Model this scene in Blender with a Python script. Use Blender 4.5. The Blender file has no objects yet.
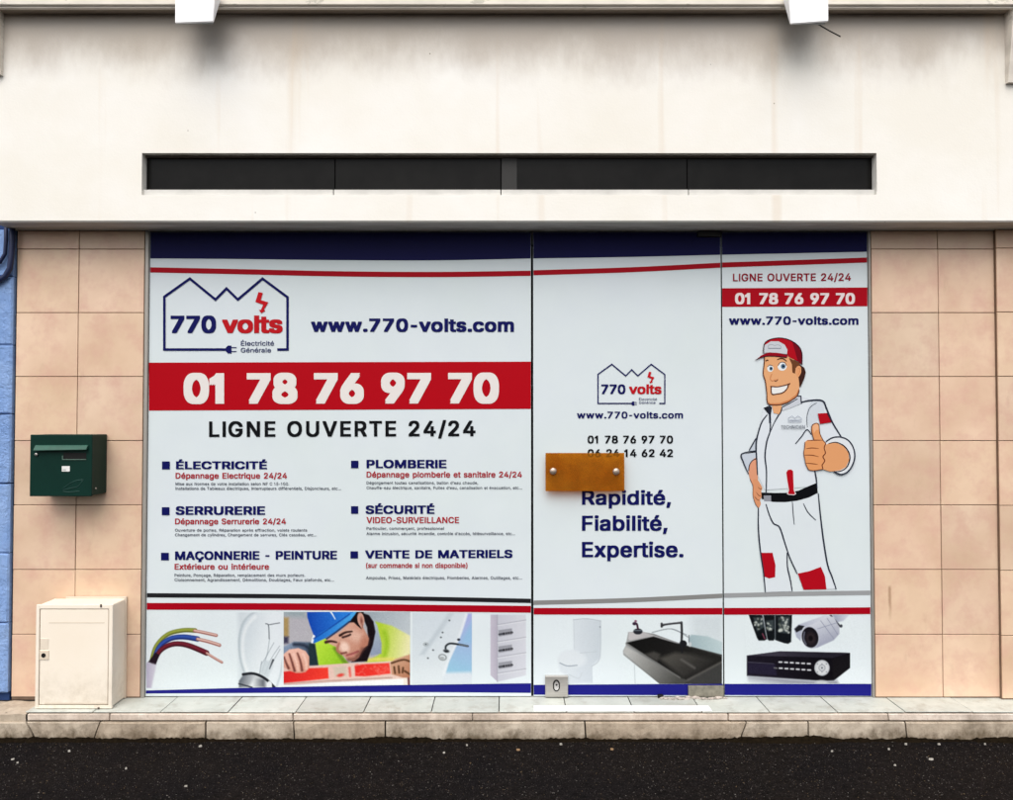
import bpy, bmesh, math, random
import numpy as np
from mathutils import Vector
from mathutils.geometry import tessellate_polygon, delaunay_2d_cdt
random.seed(7); rng = np.random.default_rng(7)
R = math.radians
scene = bpy.context.scene
COL = scene.collection

# ------------------------------------------------------------------ camera
F, CX, CY = 795.0, 506.5, 400.0            # focal length / centre in photo pixels
DIST, EYE, PITCH = 3.80, 1.447, R(1.3)
cam = bpy.data.cameras.new('camera'); camo = bpy.data.objects.new('camera', cam); COL.objects.link(camo)
cam.sensor_fit = 'HORIZONTAL'; cam.angle = 2*math.atan(CX/F)
camo.location = (0, -DIST, EYE); camo.rotation_euler = (math.pi/2+PITCH, 0, 0)
cam.clip_start = 0.05; cam.clip_end = 2000
scene.camera = camo
# ------------------------------------------------------------------ sky, sun, exposure (bright overcast)
SUN_EL, SUN_AZ = 54, -10                    # azimuth measured from the camera side, negative = from the left
w = bpy.data.worlds.new('World'); scene.world = w; w.use_nodes = True
nt = w.node_tree; bg = nt.nodes['Background']
sky = nt.nodes.new('ShaderNodeTexSky'); sky.sky_type = 'NISHITA'; sky.sun_disc = False
sky.sun_elevation = R(SUN_EL); sky.sun_rotation = R(180-SUN_AZ)
sky.air_density = 1.0; sky.dust_density = 3.0; sky.ozone_density = 1.0
hs = nt.nodes.new('ShaderNodeHueSaturation'); hs.inputs['Saturation'].default_value = 0.24      # cloud veil greys the sky
nt.links.new(sky.outputs[0], hs.inputs['Color']); nt.links.new(hs.outputs[0], bg.inputs[0]); bg.inputs[1].default_value = 0.12
sl = bpy.data.lights.new('sun', 'SUN'); sl.energy = 1.4; sl.angle = R(60); sl.color = (1.0, 0.93, 0.84)
so = bpy.data.objects.new('sun', sl); COL.objects.link(so)
d = Vector((math.sin(R(SUN_AZ))*math.cos(R(SUN_EL)), -math.cos(R(SUN_AZ))*math.cos(R(SUN_EL)), math.sin(R(SUN_EL))))
so.rotation_euler = d.to_track_quat('Z', 'Y').to_euler(); so.location = d*20
vs = scene.view_settings
vs.view_transform = 'Standard'; vs.look = 'None'; vs.gamma = 1; vs.use_curve_mapping = False; vs.exposure = 0.75
try: scene.cycles.max_bounces = 8
except Exception: pass

# ------------------------------------------------------------------ helpers
def lin(c):
    c = np.asarray(c, float)/255
    return np.where(c <= 0.04045, c/12.92, ((c+0.055)/1.055)**2.4)
ALB = 0.80                                  # printed sRGB value -> base colour
def ink(r, g, b): return tuple(lin((r, g, b))*ALB)

cp, sp_ = math.cos(PITCH), math.sin(PITCH)
def WP(p, Y):
    """photo pixels (N,2) -> points on the real plane y = Y"""
    p = np.atleast_2d(np.asarray(p, float)); u = (p[:, 0]-CX)/F; v = (p[:, 1]-CY)/F
    dy = cp + sp_*v; dz = sp_ - cp*v
    t = (Y+DIST)/dy
    return np.stack([u*t, np.full(len(p), float(Y)), EYE+dz*t], 1)
def W(x, y, Y=0.0): return WP([(x, y)], Y)[0]

def obj(name, verts, faces, mats, parent=None, mi=None, smooth=False):
    loc = np.array(parent['_o']) if parent is not None and '_o' in parent else np.zeros(3)
    me = bpy.data.meshes.new(name)
    v = np.asarray(verts, float).reshape(-1, 3)-loc
    me.from_pydata([tuple(q) for q in v], [], [tuple(int(i) for i in f) for f in faces])
    for m in (mats if isinstance(mats, (list, tuple)) else [mats]): me.materials.append(m)
    if mi is not None: me.polygons.foreach_set('material_index', mi)
    if smooth: me.polygons.foreach_set('use_smooth', [True]*len(me.polygons))
    me.update()
    o = bpy.data.objects.new(name, me); COL.objects.link(o)
    if parent is not None: o.parent = parent
    o['_o'] = [float(q) for q in loc]
    return o
def bmobj(name, bm, mats, parent=None, smooth=False, mi=None):
    bm.verts.ensure_lookup_table(); bm.verts.index_update()
    v = [tuple(q.co) for q in bm.verts]; f = [[q.index for q in p.verts] for p in bm.faces]
    m2 = [p.material_index for p in bm.faces] if mi is None else mi
    bm.free(); return obj(name, v, f, mats, parent, m2, smooth)
def box(bm, x0, x1, y0, y1, z0, z1, bevel=0.0, seg=1):
    r = bmesh.ops.create_cube(bm, size=1)
    vs_ = r['verts']
    for v in vs_:
        v.co = ((x0+x1)/2+v.co.x*(x1-x0), (y0+y1)/2+v.co.y*(y1-y0), (z0+z1)/2+v.co.z*(z1-z0))
    if bevel > 0:
        es = list({e for v in vs_ for e in v.link_edges})
        bmesh.ops.bevel(bm, geom=es, offset=bevel, segments=seg, affect='EDGES', profile=0.5)
def prism(bm, base, top):
    """closed solid between two equally long loops of 3d points"""
    a = [bm.verts.new(p) for p in base]; b = [bm.verts.new(p) for p in top]; n = len(a)
    bm.faces.new(a[::-1]); bm.faces.new(b)
    for i in range(n): bm.faces.new((a[i], a[(i+1) % n], b[(i+1) % n], b[i]))
    bmesh.ops.recalc_face_normals(bm, faces=bm.faces[:])
def tube(bm, pts, r, n=10):
    rings = []; pts = [Vector(p) for p in pts]
    for i, p in enumerate(pts):
        t = (pts[min(i+1, len(pts)-1)]-pts[max(i-1, 0)]).normalized()
        a = t.cross(Vector((0.31, 0.9, 0.2))).normalized(); b = t.cross(a)
        rr = r[i] if isinstance(r, (list, tuple)) else r
        rings.append([bm.verts.new(p+a*rr*math.cos(2*math.pi*k/n)+b*rr*math.sin(2*math.pi*k/n)) for k in range(n)])
    for q in range(len(rings)-1):
        for k in range(n): bm.faces.new((rings[q][k], rings[q][(k+1) % n], rings[q+1][(k+1) % n], rings[q+1][k]))
    bm.faces.new(rings[0][::-1]); bm.faces.new(rings[-1])
def empty(name, loc, label=None, cat=None, group=None, kind=None):
    o = bpy.data.objects.new(name, None); COL.objects.link(o); o.location = loc; o.empty_display_size = 0.1
    o['_o'] = [float(q) for q in loc]; return tag(o, label, cat, group, kind)
def tag(o, label=None, cat=None, group=None, kind=None):
    if label: o['label'] = label
    if cat: o['category'] = cat
    if group: o['group'] = group
    if kind: o['kind'] = kind
    return o
def copy_part(o, parent, delta):
    c = o.copy(); COL.objects.link(c); c.parent = parent; c.location = Vector(o.location)+Vector(delta); return c

# ------------------------------------------------------------------ materials
YT, YF = -0.015, -0.18          # tile plane, fascia front plane (glass front = 0)
MATS = {}
class NT:
    def __init__(s, name):
        s.m = bpy.data.materials.new(name); s.m.use_nodes = True; s.t = s.m.node_tree
        s.b = s.t.nodes['Principled BSDF']; s.pos = s.t.nodes.new('ShaderNodeNewGeometry').outputs['Position']
    def n(s, k, **kw):
        q = s.t.nodes.new(k)
        for a, b in kw.items(): setattr(q, a, b)
        return q
    def l(s, a, b): s.t.links.new(a, b)
    def noise(s, scale, detail=4, rough=0.6, stretch=None, off=0.0):
        q = s.n('ShaderNodeTexNoise'); q.inputs['Scale'].default_value = scale
        q.inputs['Detail'].default_value = detail; q.inputs['Roughness'].default_value = rough
        mp = s.n('ShaderNodeMapping'); mp.inputs['Scale'].default_value = stretch or (1, 1, 1)
        mp.inputs['Location'].default_value = (off, off*0.7, off*1.3)
        s.l(s.pos, mp.inputs[0]); s.l(mp.outputs[0], q.inputs['Vector']); return q.outputs['Fac']
    def ramp(s, fac, stops):
        q = s.n('ShaderNodeValToRGB'); e = q.color_ramp.elements
        while len(e) < len(stops): e.new(0.5)
        for i, (p, c) in enumerate(stops):
            e[i].position = p; e[i].color = (c, c, c, 1) if isinstance(c, (int, float)) else (*c, 1)
        s.l(fac, q.inputs[0]); return q.outputs[0]
    def mix(s, fac, a, b, mode='MIX'):
        q = s.n('ShaderNodeMixRGB', blend_type=mode)
        for inp, v in ((q.inputs[0], fac), (q.inputs[1], a), (q.inputs[2], b)):
            if isinstance(v, (int, float)): inp.default_value = v if inp == q.inputs[0] else (v, v, v, 1)
            elif isinstance(v, (tuple, list)): inp.default_value = (*v[:3], 1)
            else: s.l(v, inp)
        return q.outputs[0]
    def math(s, op, a, b=0.0):
        q = s.n('ShaderNodeMath', operation=op)
        for i, v in enumerate((a, b)):
            if isinstance(v, (int, float)): q.inputs[i].default_value = v
            else: s.l(v, q.inputs[i])
        return q.outputs[0]
    def z(s, axis=2):
        q = s.n('ShaderNodeSeparateXYZ'); s.l(s.pos, q.inputs[0]); return q.outputs[axis]
    def maprange(s, v, a, b, c=0.0, d=1.0, smooth=False):
        q = s.n('ShaderNodeMapRange'); q.clamp = True
        if smooth: q.interpolation_type = 'SMOOTHSTEP'
        s.l(v, q.inputs[0])
        for i, x in enumerate((a, b, c, d)): q.inputs[i+1].default_value = x
        return q.outputs[0]
    def bump(s, h, strength=0.3, dist=0.002):
        q = s.n('ShaderNodeBump'); q.inputs['Strength'].default_value = strength; q.inputs['Distance'].default_value = dist
        s.l(h, q.inputs['Height']); s.l(q.outputs[0], s.b.inputs['Normal'])
    def done(s, col, rough=0.6, spec=0.3, metal=0.0):
        if isinstance(col, (tuple, list)): s.b.inputs['Base Color'].default_value = (*col[:3], 1)
        else: s.l(col, s.b.inputs['Base Color'])
        if isinstance(rough, (int, float)): s.b.inputs['Roughness'].default_value = rough
        else: s.l(rough, s.b.inputs['Roughness'])
        s.b.inputs['Specular IOR Level'].default_value = spec; s.b.inputs['Metallic'].default_value = metal
        return s.m
def plain(name, col, rough=0.5, spec=0.3, metal=0.0, var=0.12, scale=14, bump=0.0):
    if name in MATS: return MATS[name]
    t = NT(name); f = t.noise(scale, 5)
    c = t.mix(1.0, col, t.ramp(f, [(0.25, 1-var), (0.75, 1.0)]), 'MULTIPLY')
    if bump: t.bump(t.noise(scale*9, 3), bump, 0.001)
    MATS[name] = t.done(c, rough, spec, metal); return MATS[name]

def film_tint(t, c):
    # very faint uneven tone of the stuck-on vinyl
    a = t.ramp(t.noise(1.3, 3, off=3), [(0.3, (0.965, 0.985, 0.945)), (0.7, (1.0, 1.0, 1.0))])
    b = t.ramp(t.noise(6, 4, off=9), [(0.3, (0.97, 0.97, 0.985)), (0.7, (1.0, 1.0, 1.0))])
    return t.mix(1.0, t.mix(1.0, c, a, 'MULTIPLY'), b, 'MULTIPLY')
def vinyl(rgb):
    key = 'vinyl_%d_%d_%d' % tuple(rgb)
    if key in MATS: return MATS[key]
    t = NT(key); t.bump(t.noise(5, 2), 0.25, 0.002)
    MATS[key] = t.done(film_tint(t, ink(*rgb)), 0.38, 0.06); return MATS[key]
FILM = (225, 234, 240)
BLUE, RED, BLACK, NAVY = (30, 30, 128), (168, 6, 28), (18, 18, 22), (18, 22, 92)
def m_print():
    t = NT('photo_print'); a = t.n('ShaderNodeVertexColor', layer_name='Col')
    t.bump(t.noise(5, 2), 0.25, 0.002)
    return t.done(film_tint(t, a.outputs[0]), 0.38, 0.06)
M_PRINT = m_print()

def m_fascia():
    t = NT('fascia_render')
    z = t.z()
    base = t.mix(t.ramp(t.noise(1.6, 4), [(0.35, 0), (0.7, 1)]), (0.775, 0.75, 0.69), (0.83, 0.82, 0.795))
    # rain streaks and sooty grime below the ledge with its soft shadow painted in, uneven and blotchy
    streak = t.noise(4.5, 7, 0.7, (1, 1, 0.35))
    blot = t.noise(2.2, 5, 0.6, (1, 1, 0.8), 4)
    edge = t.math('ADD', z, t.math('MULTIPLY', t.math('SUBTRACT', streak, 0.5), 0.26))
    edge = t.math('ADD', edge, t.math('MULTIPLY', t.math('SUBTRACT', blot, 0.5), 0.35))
    soot_shade = t.maprange(edge, 2.95, 3.24, 0, 1, True)
    c = t.mix(t.math('MULTIPLY', soot_shade, 0.62), base, (0.30, 0.235, 0.18))
    # long pale rust runs
    run = t.ramp(t.noise(9, 3, 0.5, (1, 1, 0.05), 11), [(0.62, 0), (0.72, 1)])
    c = t.mix(t.math('MULTIPLY', run, 0.26), c, (0.60, 0.45, 0.30))
    # tiny dark pits
    v = t.n('ShaderNodeTexVoronoi'); v.inputs['Scale'].default_value = 5.5; t.l(t.pos, v.inputs['Vector'])
    pit = t.ramp(v.outputs['Distance'], [(0.012, 1), (0.02, 0)])
    c = t.mix(t.math('MULTIPLY', pit, 0.85), c, (0.12, 0.09, 0.07))
    h = t.math('ADD', t.noise(120, 3), t.math('MULTIPLY', t.noise(9, 3), 2.0))
    t.bump(h, 0.25, 0.002)
    return t.done(c, 0.75, 0.2)
def m_ledge():
    t = NT('ledge_paint')
    pe = t.ramp(t.noise(13, 6, 0.7, (0.6, 1, 1.4), 2), [(0.60, 0), (0.64, 1)])
    c = t.mix(t.math('MULTIPLY', pe, 0.6), (0.80, 0.74, 0.66), (0.42, 0.40, 0.34))
    d = t.ramp(t.noise(4, 5, 0.6, (1, 1, 3), 8), [(0.4, 1), (0.75, 0.75)])
    t.bump(pe, 0.3, 0.001)
    return t.done(t.mix(1, c, d, 'MULTIPLY'), 0.65, 0.25)
def m_sooty_shade():
    t = NT('sooty_shaded_underside')
    c = t.mix(t.ramp(t.noise(7, 6, 0.65, (0.6, 2, 1)), [(0.3, 0), (0.75, 1)]), (0.30, 0.245, 0.20), (0.46, 0.39, 0.33))  # sooty brown that also carries the shade beneath the ledge in its colour
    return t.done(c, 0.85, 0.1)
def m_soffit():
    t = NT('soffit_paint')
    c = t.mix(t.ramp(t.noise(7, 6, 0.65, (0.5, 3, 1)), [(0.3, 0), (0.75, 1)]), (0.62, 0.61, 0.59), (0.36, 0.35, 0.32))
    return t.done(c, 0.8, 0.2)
def m_tile():
    t = NT('beige_wall_tile')
    oi = t.n('ShaderNodeObjectInfo').outputs['Random']
    a = t.mix(t.ramp(t.noise(3.5, 4, 0.55, off=1), [(0.3, 0), (0.7, 1)]), (0.60, 0.425, 0.30), (0.735, 0.56, 0.42))
    a = t.mix(t.math('MULTIPLY', t.ramp(t.noise(9, 6, 0.65, off=7), [(0.45, 0), (0.68, 1)]), 0.7), a, (0.60, 0.37, 0.295))
    a = t.mix(1.0, a, t.ramp(oi, [(0, (0.90, 0.90, 0.89)), (0.5, (1.0, 0.96, 0.95)), (1, (0.97, 0.96, 0.90))]), 'MULTIPLY')
    # brown weathering that settles low on the tiles and along odd runs
    g = t.ramp(t.noise(15, 6, 0.7, (1, 1, 0.4), 5), [(0.60, 0), (0.78, 1)])
    a = t.mix(t.math('MULTIPLY', g, 0.22), a, (0.33, 0.22, 0.14))
    q0, q1 = W(889, 588, YT), W(891, 622, YT)          # one rusty run on a right-hand tile
    xx = t.math('ABSOLUTE', t.math('SUBTRACT', t.math('ADD', t.z(0), t.math('MULTIPLY', t.math('SUBTRACT', t.noise(25, 3), 0.5), 0.012)), float((q0[0]+q1[0])/2)))
    dr_ = t.math('MULTIPLY', t.maprange(xx, 0.002, 0.010, 1, 0), t.math('MULTIPLY', t.maprange(t.z(), float(q1[2]), float(q1[2])+0.10, 0, 1), t.maprange(t.z(), float(q0[2]), float(q0[2])+0.015, 1, 0)))
    a = t.mix(t.math('MULTIPLY', dr_, 0.55), a, (0.20, 0.09, 0.035))
    t.bump(t.noise(30, 3), 0.08, 0.001)
    return t.done(a, t.ramp(t.noise(12, 3), [(0, 0.32), (1, 0.5)]), 0.4)
def m_slab():
    t = NT('grey_green_slab')
    oi = t.n('ShaderNodeObjectInfo').outputs['Random']
    c = t.mix(t.ramp(t.noise(8, 6, 0.65), [(0.3, 0), (0.7, 1)]), (0.47, 0.50, 0.46), (0.60, 0.62, 0.575))
    c = t.mix(1, c, t.ramp(oi, [(0, 0.86), (1, 1.0)]), 'MULTIPLY')
    g = t.ramp(t.noise(13, 8, 0.75), [(0.50, 0), (0.70, 1)])
    c = t.mix(t.math('MULTIPLY', g, 0.5), c, (0.24, 0.20, 0.15))
    t.bump(t.noise(60, 4), 0.2, 0.001)
    return t.done(c, 0.55, 0.3)
def m_stone(name, a, b, dirt, z0, z1, amt):
    t = NT(name)
    oi = t.n('ShaderNodeObjectInfo').outputs['Random']
    c = t.mix(t.ramp(t.noise(14, 7, 0.7), [(0.3, 0), (0.7, 1)]), a, b)
    c = t.mix(1, c, t.ramp(oi, [(0, (0.86, 0.82, 0.78)), (1, (1.0, 1.0, 1.0))]), 'MULTIPLY')
    pits = t.ramp(t.noise(90, 4, 0.7), [(0.62, 0), (0.70, 1)])
    c = t.mix(t.math('MULTIPLY', pits, 0.5), c, (0.10, 0.08, 0.06))
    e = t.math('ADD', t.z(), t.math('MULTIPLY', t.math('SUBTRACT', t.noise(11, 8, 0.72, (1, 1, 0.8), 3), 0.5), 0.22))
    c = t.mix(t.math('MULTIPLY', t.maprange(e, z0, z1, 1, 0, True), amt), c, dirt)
    blot = t.ramp(t.noise(5, 8, 0.75, (1, 1, 0.6), 6), [(0.48, 0), (0.68, 1)])
    c = t.mix(t.math('MULTIPLY', blot, 0.55), c, dirt)
    t.bump(t.math('ADD', t.noise(70, 5, 0.7), t.noise(14, 4)), 0.5, 0.004)
    return t.done(c, 0.85, 0.2)
def m_asphalt():
    t = NT('asphalt')
    g = t.noise(150, 4, 0.75)
    c = t.mix(t.ramp(g, [(0.42, 0), (0.66, 1)]), (0.0016, 0.0014, 0.0016), (0.0125, 0.0105, 0.0115))
    big = t.ramp(t.noise(2.5, 5, 0.6), [(0.35, 0), (0.7, 1)])
    c = t.mix(t.math('MULTIPLY', big, 0.5), c, (0.0065, 0.0042, 0.0016), 'ADD')
    mid = t.ramp(t.noise(38, 6, 0.75, off=2), [(0.3, 0.35), (0.72, 1.9)])
    c = t.mix(1.0, c, mid, 'MULTIPLY')
    v = t.n('ShaderNodeTexVoronoi'); v.inputs['Scale'].default_value = 170; t.l(t.pos, v.inputs['Vector'])
    rnd = t.n('ShaderNodeSeparateColor'); t.l(v.outputs['Color'], rnd.inputs[0])
    sel = t.math('MULTIPLY', t.math('GREATER_THAN', rnd.outputs[0], 0.94), t.ramp(v.outputs['Distance'], [(0.25, 1), (0.4, 0)]))
    c = t.mix(t.math('MULTIPLY', sel, 0.35), c, t.mix(rnd.outputs[1], (0.16, 0.12, 0.09), (0.22, 0.20, 0.20)))
    h = t.math('ADD', t.math('MULTIPLY', v.outputs['Distance'], -1.0), g)
    t.bump(h, 0.8, 0.005)
    return t.done(c, 0.9, 0.05)
def m_bluewall():
    t = NT('blue_wall_paint')
    c = t.mix(t.ramp(t.noise(6, 6, 0.65), [(0.3, 0), (0.7, 1)]), (0.19, 0.33, 0.66), (0.30, 0.45, 0.76))
    g = t.ramp(t.noise(20, 6, 0.75, off=4), [(0.62, 0), (0.70, 1)])
    c = t.mix(t.math('MULTIPLY', g, 0.5), c, (0.05, 0.09, 0.25))
    t.bump(t.math('ADD', t.noise(70, 6, 0.75), t.math('MULTIPLY', t.noise(14, 5), 1.5)), 0.9, 0.012)
    return t.done(c, 0.7, 0.25)
def m_cabinet():
    t = NT('cream_cabinet_plastic')
    c = t.mix(t.ramp(t.noise(4, 5, 0.6), [(0.3, 0), (0.7, 1)]), (0.80, 0.715, 0.60), (0.83, 0.76, 0.66))
    e = t.math('ADD', t.z(), t.math('MULTIPLY', t.math('SUBTRACT', t.noise(16, 6, 0.7), 0.5), 0.25))
    dirt = t.math('MULTIPLY', t.maprange(e, 0.14, 0.34, 1, 0, True), t.ramp(t.noise(30, 6, 0.7), [(0.35, 0.1), (0.65, 1)]))
    c = t.mix(t.math('MULTIPLY', dirt, 0.45), c, (0.50, 0.43, 0.33))
    t.bump(t.noise(90, 2), 0.05, 0.001)
    return t.done(c, 0.5, 0.35)
def m_amber():
    t = NT('amber_acrylic')
    tr = t.n('ShaderNodeBsdfTransparent'); tr.inputs[0].default_value = (0.80, 0.41, 0.07, 1)
    f = t.ramp(t.noise(5, 3, 0.5), [(0.3, 0), (0.72, 1)])
    c = t.mix(f, (0.34, 0.10, 0.006), (0.50, 0.23, 0.02))
    m = t.done(c, 0.08, 0.5)
    t.l(t.mix(t.ramp(t.noise(16, 5, 0.6, off=3), [(0.35, 0), (0.65, 1)]), (0.66, 0.27, 0.035), (0.88, 0.53, 0.11)), tr.inputs[0])
    mx = t.n('ShaderNodeMixShader'); mx.inputs[0].default_value = 0.34
    t.l(tr.outputs[0], mx.inputs[1]); t.l(t.b.outputs[0], mx.inputs[2])
    t.l(mx.outputs[0], t.t.nodes['Material Output'].inputs['Surface']); return m
def m_steel():
    t = NT('brushed_steel')
    c = t.mix(t.noise(40, 4, 0.6, (0.2, 1, 4)), (0.42, 0.40, 0.37), (0.62, 0.60, 0.57))
    return t.done(c, 0.38, 0.5, 0.8)
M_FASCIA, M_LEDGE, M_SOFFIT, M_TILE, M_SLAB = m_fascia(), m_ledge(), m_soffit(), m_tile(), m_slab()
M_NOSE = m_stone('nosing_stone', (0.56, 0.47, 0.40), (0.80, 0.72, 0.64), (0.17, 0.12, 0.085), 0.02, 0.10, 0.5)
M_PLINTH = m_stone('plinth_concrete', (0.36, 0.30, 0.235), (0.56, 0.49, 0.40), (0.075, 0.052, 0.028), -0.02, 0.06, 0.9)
M_ASPH, M_BLUEW, M_CAB, M_AMBER, M_STEEL = m_asphalt(), m_bluewall(), m_cabinet(), m_amber(), m_steel()
M_GROUT = plain('dark_grout', (0.23, 0.155, 0.11), 0.9, 0.1, var=0.3, scale=30)
M_GREY_GROUT = plain('slab_joint_dirt', (0.035, 0.03, 0.025), 0.9, 0.1, var=0.3, scale=30)
M_DARK = plain('dark_interior', (0.02, 0.02, 0.022), 0.9, 0.1)
M_ALU = plain('grey_anodised_aluminium', (0.36, 0.34, 0.31), 0.45, 0.4, 0.35)
M_GREEN = plain('dark_green_enamel', (0.003, 0.027, 0.020), 0.45, 0.12, var=0.25, scale=8)
M_GREENL = plain('worn_green_enamel', (0.015, 0.09, 0.062), 0.5, 0.4, var=0.3, scale=30)
M_BLACK = plain('black_slot', (0.008, 0.008, 0.008), 0.6, 0.2)
M_WHITEP = plain('white_enamel', (0.86, 0.86, 0.88), 0.35, 0.4, var=0.03)
M_SLOT = plain('dark_tinted_pane', (0.010, 0.0095, 0.009), 0.25, 0.10, var=0.6, scale=7)
M_SLOTG = plain('grey_slot_post', (0.017, 0.0165, 0.016), 0.5, 0.3)
M_SLOTW = plain('slot_profile', (0.66, 0.65, 0.62), 0.5, 0.3, var=0.25, scale=9)
M_GLASS_EDGE = plain('glass_edge', (0.05, 0.06, 0.06), 0.2, 0.5)
M_CABLE = plain('dark_blue_cable', (0.012, 0.02, 0.07), 0.5, 0.4)
M_MORTAR = plain('broken_mortar', (0.62, 0.55, 0.50), 0.9, 0.1, var=0.6, scale=60, bump=0.6)
M_LABEL = plain('paper_label', (0.75, 0.75, 0.74), 0.7, 0.2)

# ------------------------------------------------------------------ the setting: ground and step
ZS = 0.125                      # top of the step
g = 150.0
asph = obj('asphalt_pavement', [(-g, -g, 0), (g, -g, 0), (g, g, 0), (-g, g, 0)], [(0, 1, 2, 3)], M_ASPH)
tag(asph, kind='structure')
step = obj('step', *(lambda b: ([tuple(v) for v in b[0]], b[1]))((
    [(x, y, z) for x in (-6, 6) for y in (-0.165, 0.3) for z in (-0.05, ZS-0.012)],
    [(0, 1, 3, 2), (4, 6, 7, 5), (0, 4, 5, 1), (2, 3, 7, 6), (1, 5, 7, 3), (0, 2, 6, 4)])), M_GREY_GROUT)
tag(step, kind='structure', label='low stone step along the foot of the shop front')
# paving slabs of the sill
def slab_piece(name, x0, x1, y0, y1, z0, z1, m, bev=0.003, jit=0.0):
    bm = bmesh.new(); box(bm, 0, x1-x0, y0, y1, z0, z1, bev)
    if jit:
        for v in bm.verts: v.co += Vector((random.uniform(-jit, jit), random.uniform(-jit, jit)*0.6, random.uniform(-jit, jit)*0.5))
    o = bmobj(name, bm, m, step); o.location = (x0, 0, 0); return o
slab0 = slab_piece('paving_slab', 0, 0.301, -0.187, 0.02, ZS-0.0045, ZS, M_SLAB, 0.0012)
xs0 = -0.034-0.305*7
for k in range(0, 24):
    o = slab0 if k == 0 else copy_part(slab0, step, (0, 0, 0))
    o.location = (xs0+0.305*k+0.002, 0, random.uniform(-0.0015, 0.0008))
# nosing stones under the slabs
nj = [-2.16] + [W(x, 716, -0.185)[0] for x in (110, 293, 472.5, 728, 888)] + [2.75, 3.6, 4.5, 5.2]
for a, b in zip(nj[:-1], nj[1:]):
    slab_piece('nosing_stone', a+0.002, b-0.002, -0.190, -0.150, 0.0850, ZS-0.0105, M_NOSE, 0.003, 0.0014)
# plinth blocks with uneven joints
def plx(x, y): return W(x, y, -0.2)[0]
pj = [(-5.0, -5.0), (-4.1, -4.1), (-3.3, -3.3), (plx(25, 723), plx(34, 742)), (plx(99, 723), plx(93, 742)), (plx(205, 723), plx(205, 742)), (plx(293, 723), plx(294, 742)),
      (plx(385, 723), plx(385, 742)), (plx(585, 723), plx(586, 742)), (plx(747, 723), plx(741, 742)), (plx(809, 723), plx(809, 742)), (plx(906, 723), plx(908, 742)), (2.7, 2.7), (3.6, 3.6), (4.4, 4.4), (5.2, 5.2)]
for (a, a2), (b, b2) in zip(pj[:-1], pj[1:]):
    bm = bmesh.new(); n = max(2, int((b-a)/0.05)); yo = random.uniform(-0.004, 0.004)
    rows = []
    for zz, tt in ((-0.03, 1.25), (0.0, 1.0), (0.025, 0.75), (0.05, 0.4), (0.075, 0.05), (0.079, 0.0)):
        xl = a+(a2-a)*tt+0.0035; xr = b+(b2-b)*tt-0.0035
        row = []
        for i in range(n+1):
            f = i/n; e = 0.006 if i in (0, n) else 0.0
            y = -0.197+yo*.6+random.uniform(-0.0012, 0.0012)+e*.7+(0.003 if zz > 0.076 else 0)
            row.append(bm.verts.new((xl+(xr-xl)*f, y, zz)))
        rows.append(row)
    back = [bm.verts.new((v.co.x, -0.10, 0.0785)) for v in rows[-1]]
    rows.append(back)
    for r0, r1 in zip(rows[:-1], rows[1:]):
        for i in range(n): bm.faces.new((r0[i], r0[i+1], r1[i+1], r1[i]))
    for side in (0, -1):
        lo = bm.verts.new((rows[0][side].co.x, -0.10, -0.03)); c = [r[side] for r in rows]+[lo]
        bm.faces.new(c if side == 0 else c[::-1])
    bmesh.ops.recalc_face_normals(bm, faces=bm.faces[:])
    bmobj('plinth_block', bm, M_PLINTH, step)
# rough mortar patch left of the cabinet
bm = bmesh.new(); n = 70; rows = []
for j in range(7):
    rows.append([bm.verts.new((-4.6+(2.436*i/n), -0.19+0.17*j/6, 0.112+(0.012*math.sin(min(j, 4)/4*1.2))+random.uniform(-0.003, 0.003)+(-.02 if j == 6 else 0))) for i in range(n+1)])
rows.insert(0, [bm.verts.new((v.co.x, v.co.y+0.001, 0.07)) for v in rows[0]])
for r0, r1 in zip(rows[:-1], rows[1:]):
    for i in range(n): bm.faces.new((r0[i], r0[i+1], r1[i+1], r1[i]))
bmobj('mortar_bed', bm, M_PLINTH, step)
# white metal strip in front of the door, broken mortar at the pivot
bm = bmesh.new(); a = W(534, 711, -0.182); b = W(712, 711, -0.182); box(bm, a[0], b[0], -0.1835, -0.122, ZS-0.001, ZS+0.004, 0.001)
bmobj('threshold_strip', bm, M_WHITEP, step)
bm = bmesh.new()
x0, x1 = W(657, 699)[0], W(724, 699)[0]
for i in range(26):
    q = bmesh.ops.create_icosphere(bm, subdivisions=1, radius=random.uniform(0.004, 0.012))['verts']; cx_, cy_ = random.uniform(x0, x1), random.uniform(-0.04, -0.012)
    for v in q: v.co = Vector((v.co.x*1.9+cx_, v.co.y+cy_, v.co.z*0.6+ZS+0.003))+Vector([random.uniform(-0.002, 0.002) for _ in range(3)])
bmobj('broken_mortar', bm, M_MORTAR, step)

# ------------------------------------------------------------------ shop building
B = empty('shop_building', (0, 0, 0), 'white rendered shop front with long dark slot window and beige tiled pillars', 'building')
ZH = W(506, 231, 0.0)[2]                  # underside of the fascia
s0, s1 = W(142, 153, YF), W(877, 195, YF)
XL, XR, ZTOP = -2.36, 5.2, 3.62
def grid_with_hole(x0, x1, z0, z1, hx0, hx1, hz0, hz1, y):
    X = [x0, hx0, hx1, x1]; Z = [z0, hz0, hz1, z1]; v = [(x, y, z) for z in Z for x in X]
    f = [(j*4+i, j*4+i+1, j*4+i+5, j*4+i+4) for j in range(3) for i in range(3) if not (i == 1 and j == 1)]
    return v, f
v, f = grid_with_hole(XL, XR, ZH+0.006, ZTOP, s0[0], s1[0], s1[2], s0[2], YF)
n0 = len(v); YG = YF+0.05
hx0, hx1, hz0, hz1 = s0[0], s1[0], s1[2], s0[2]
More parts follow.
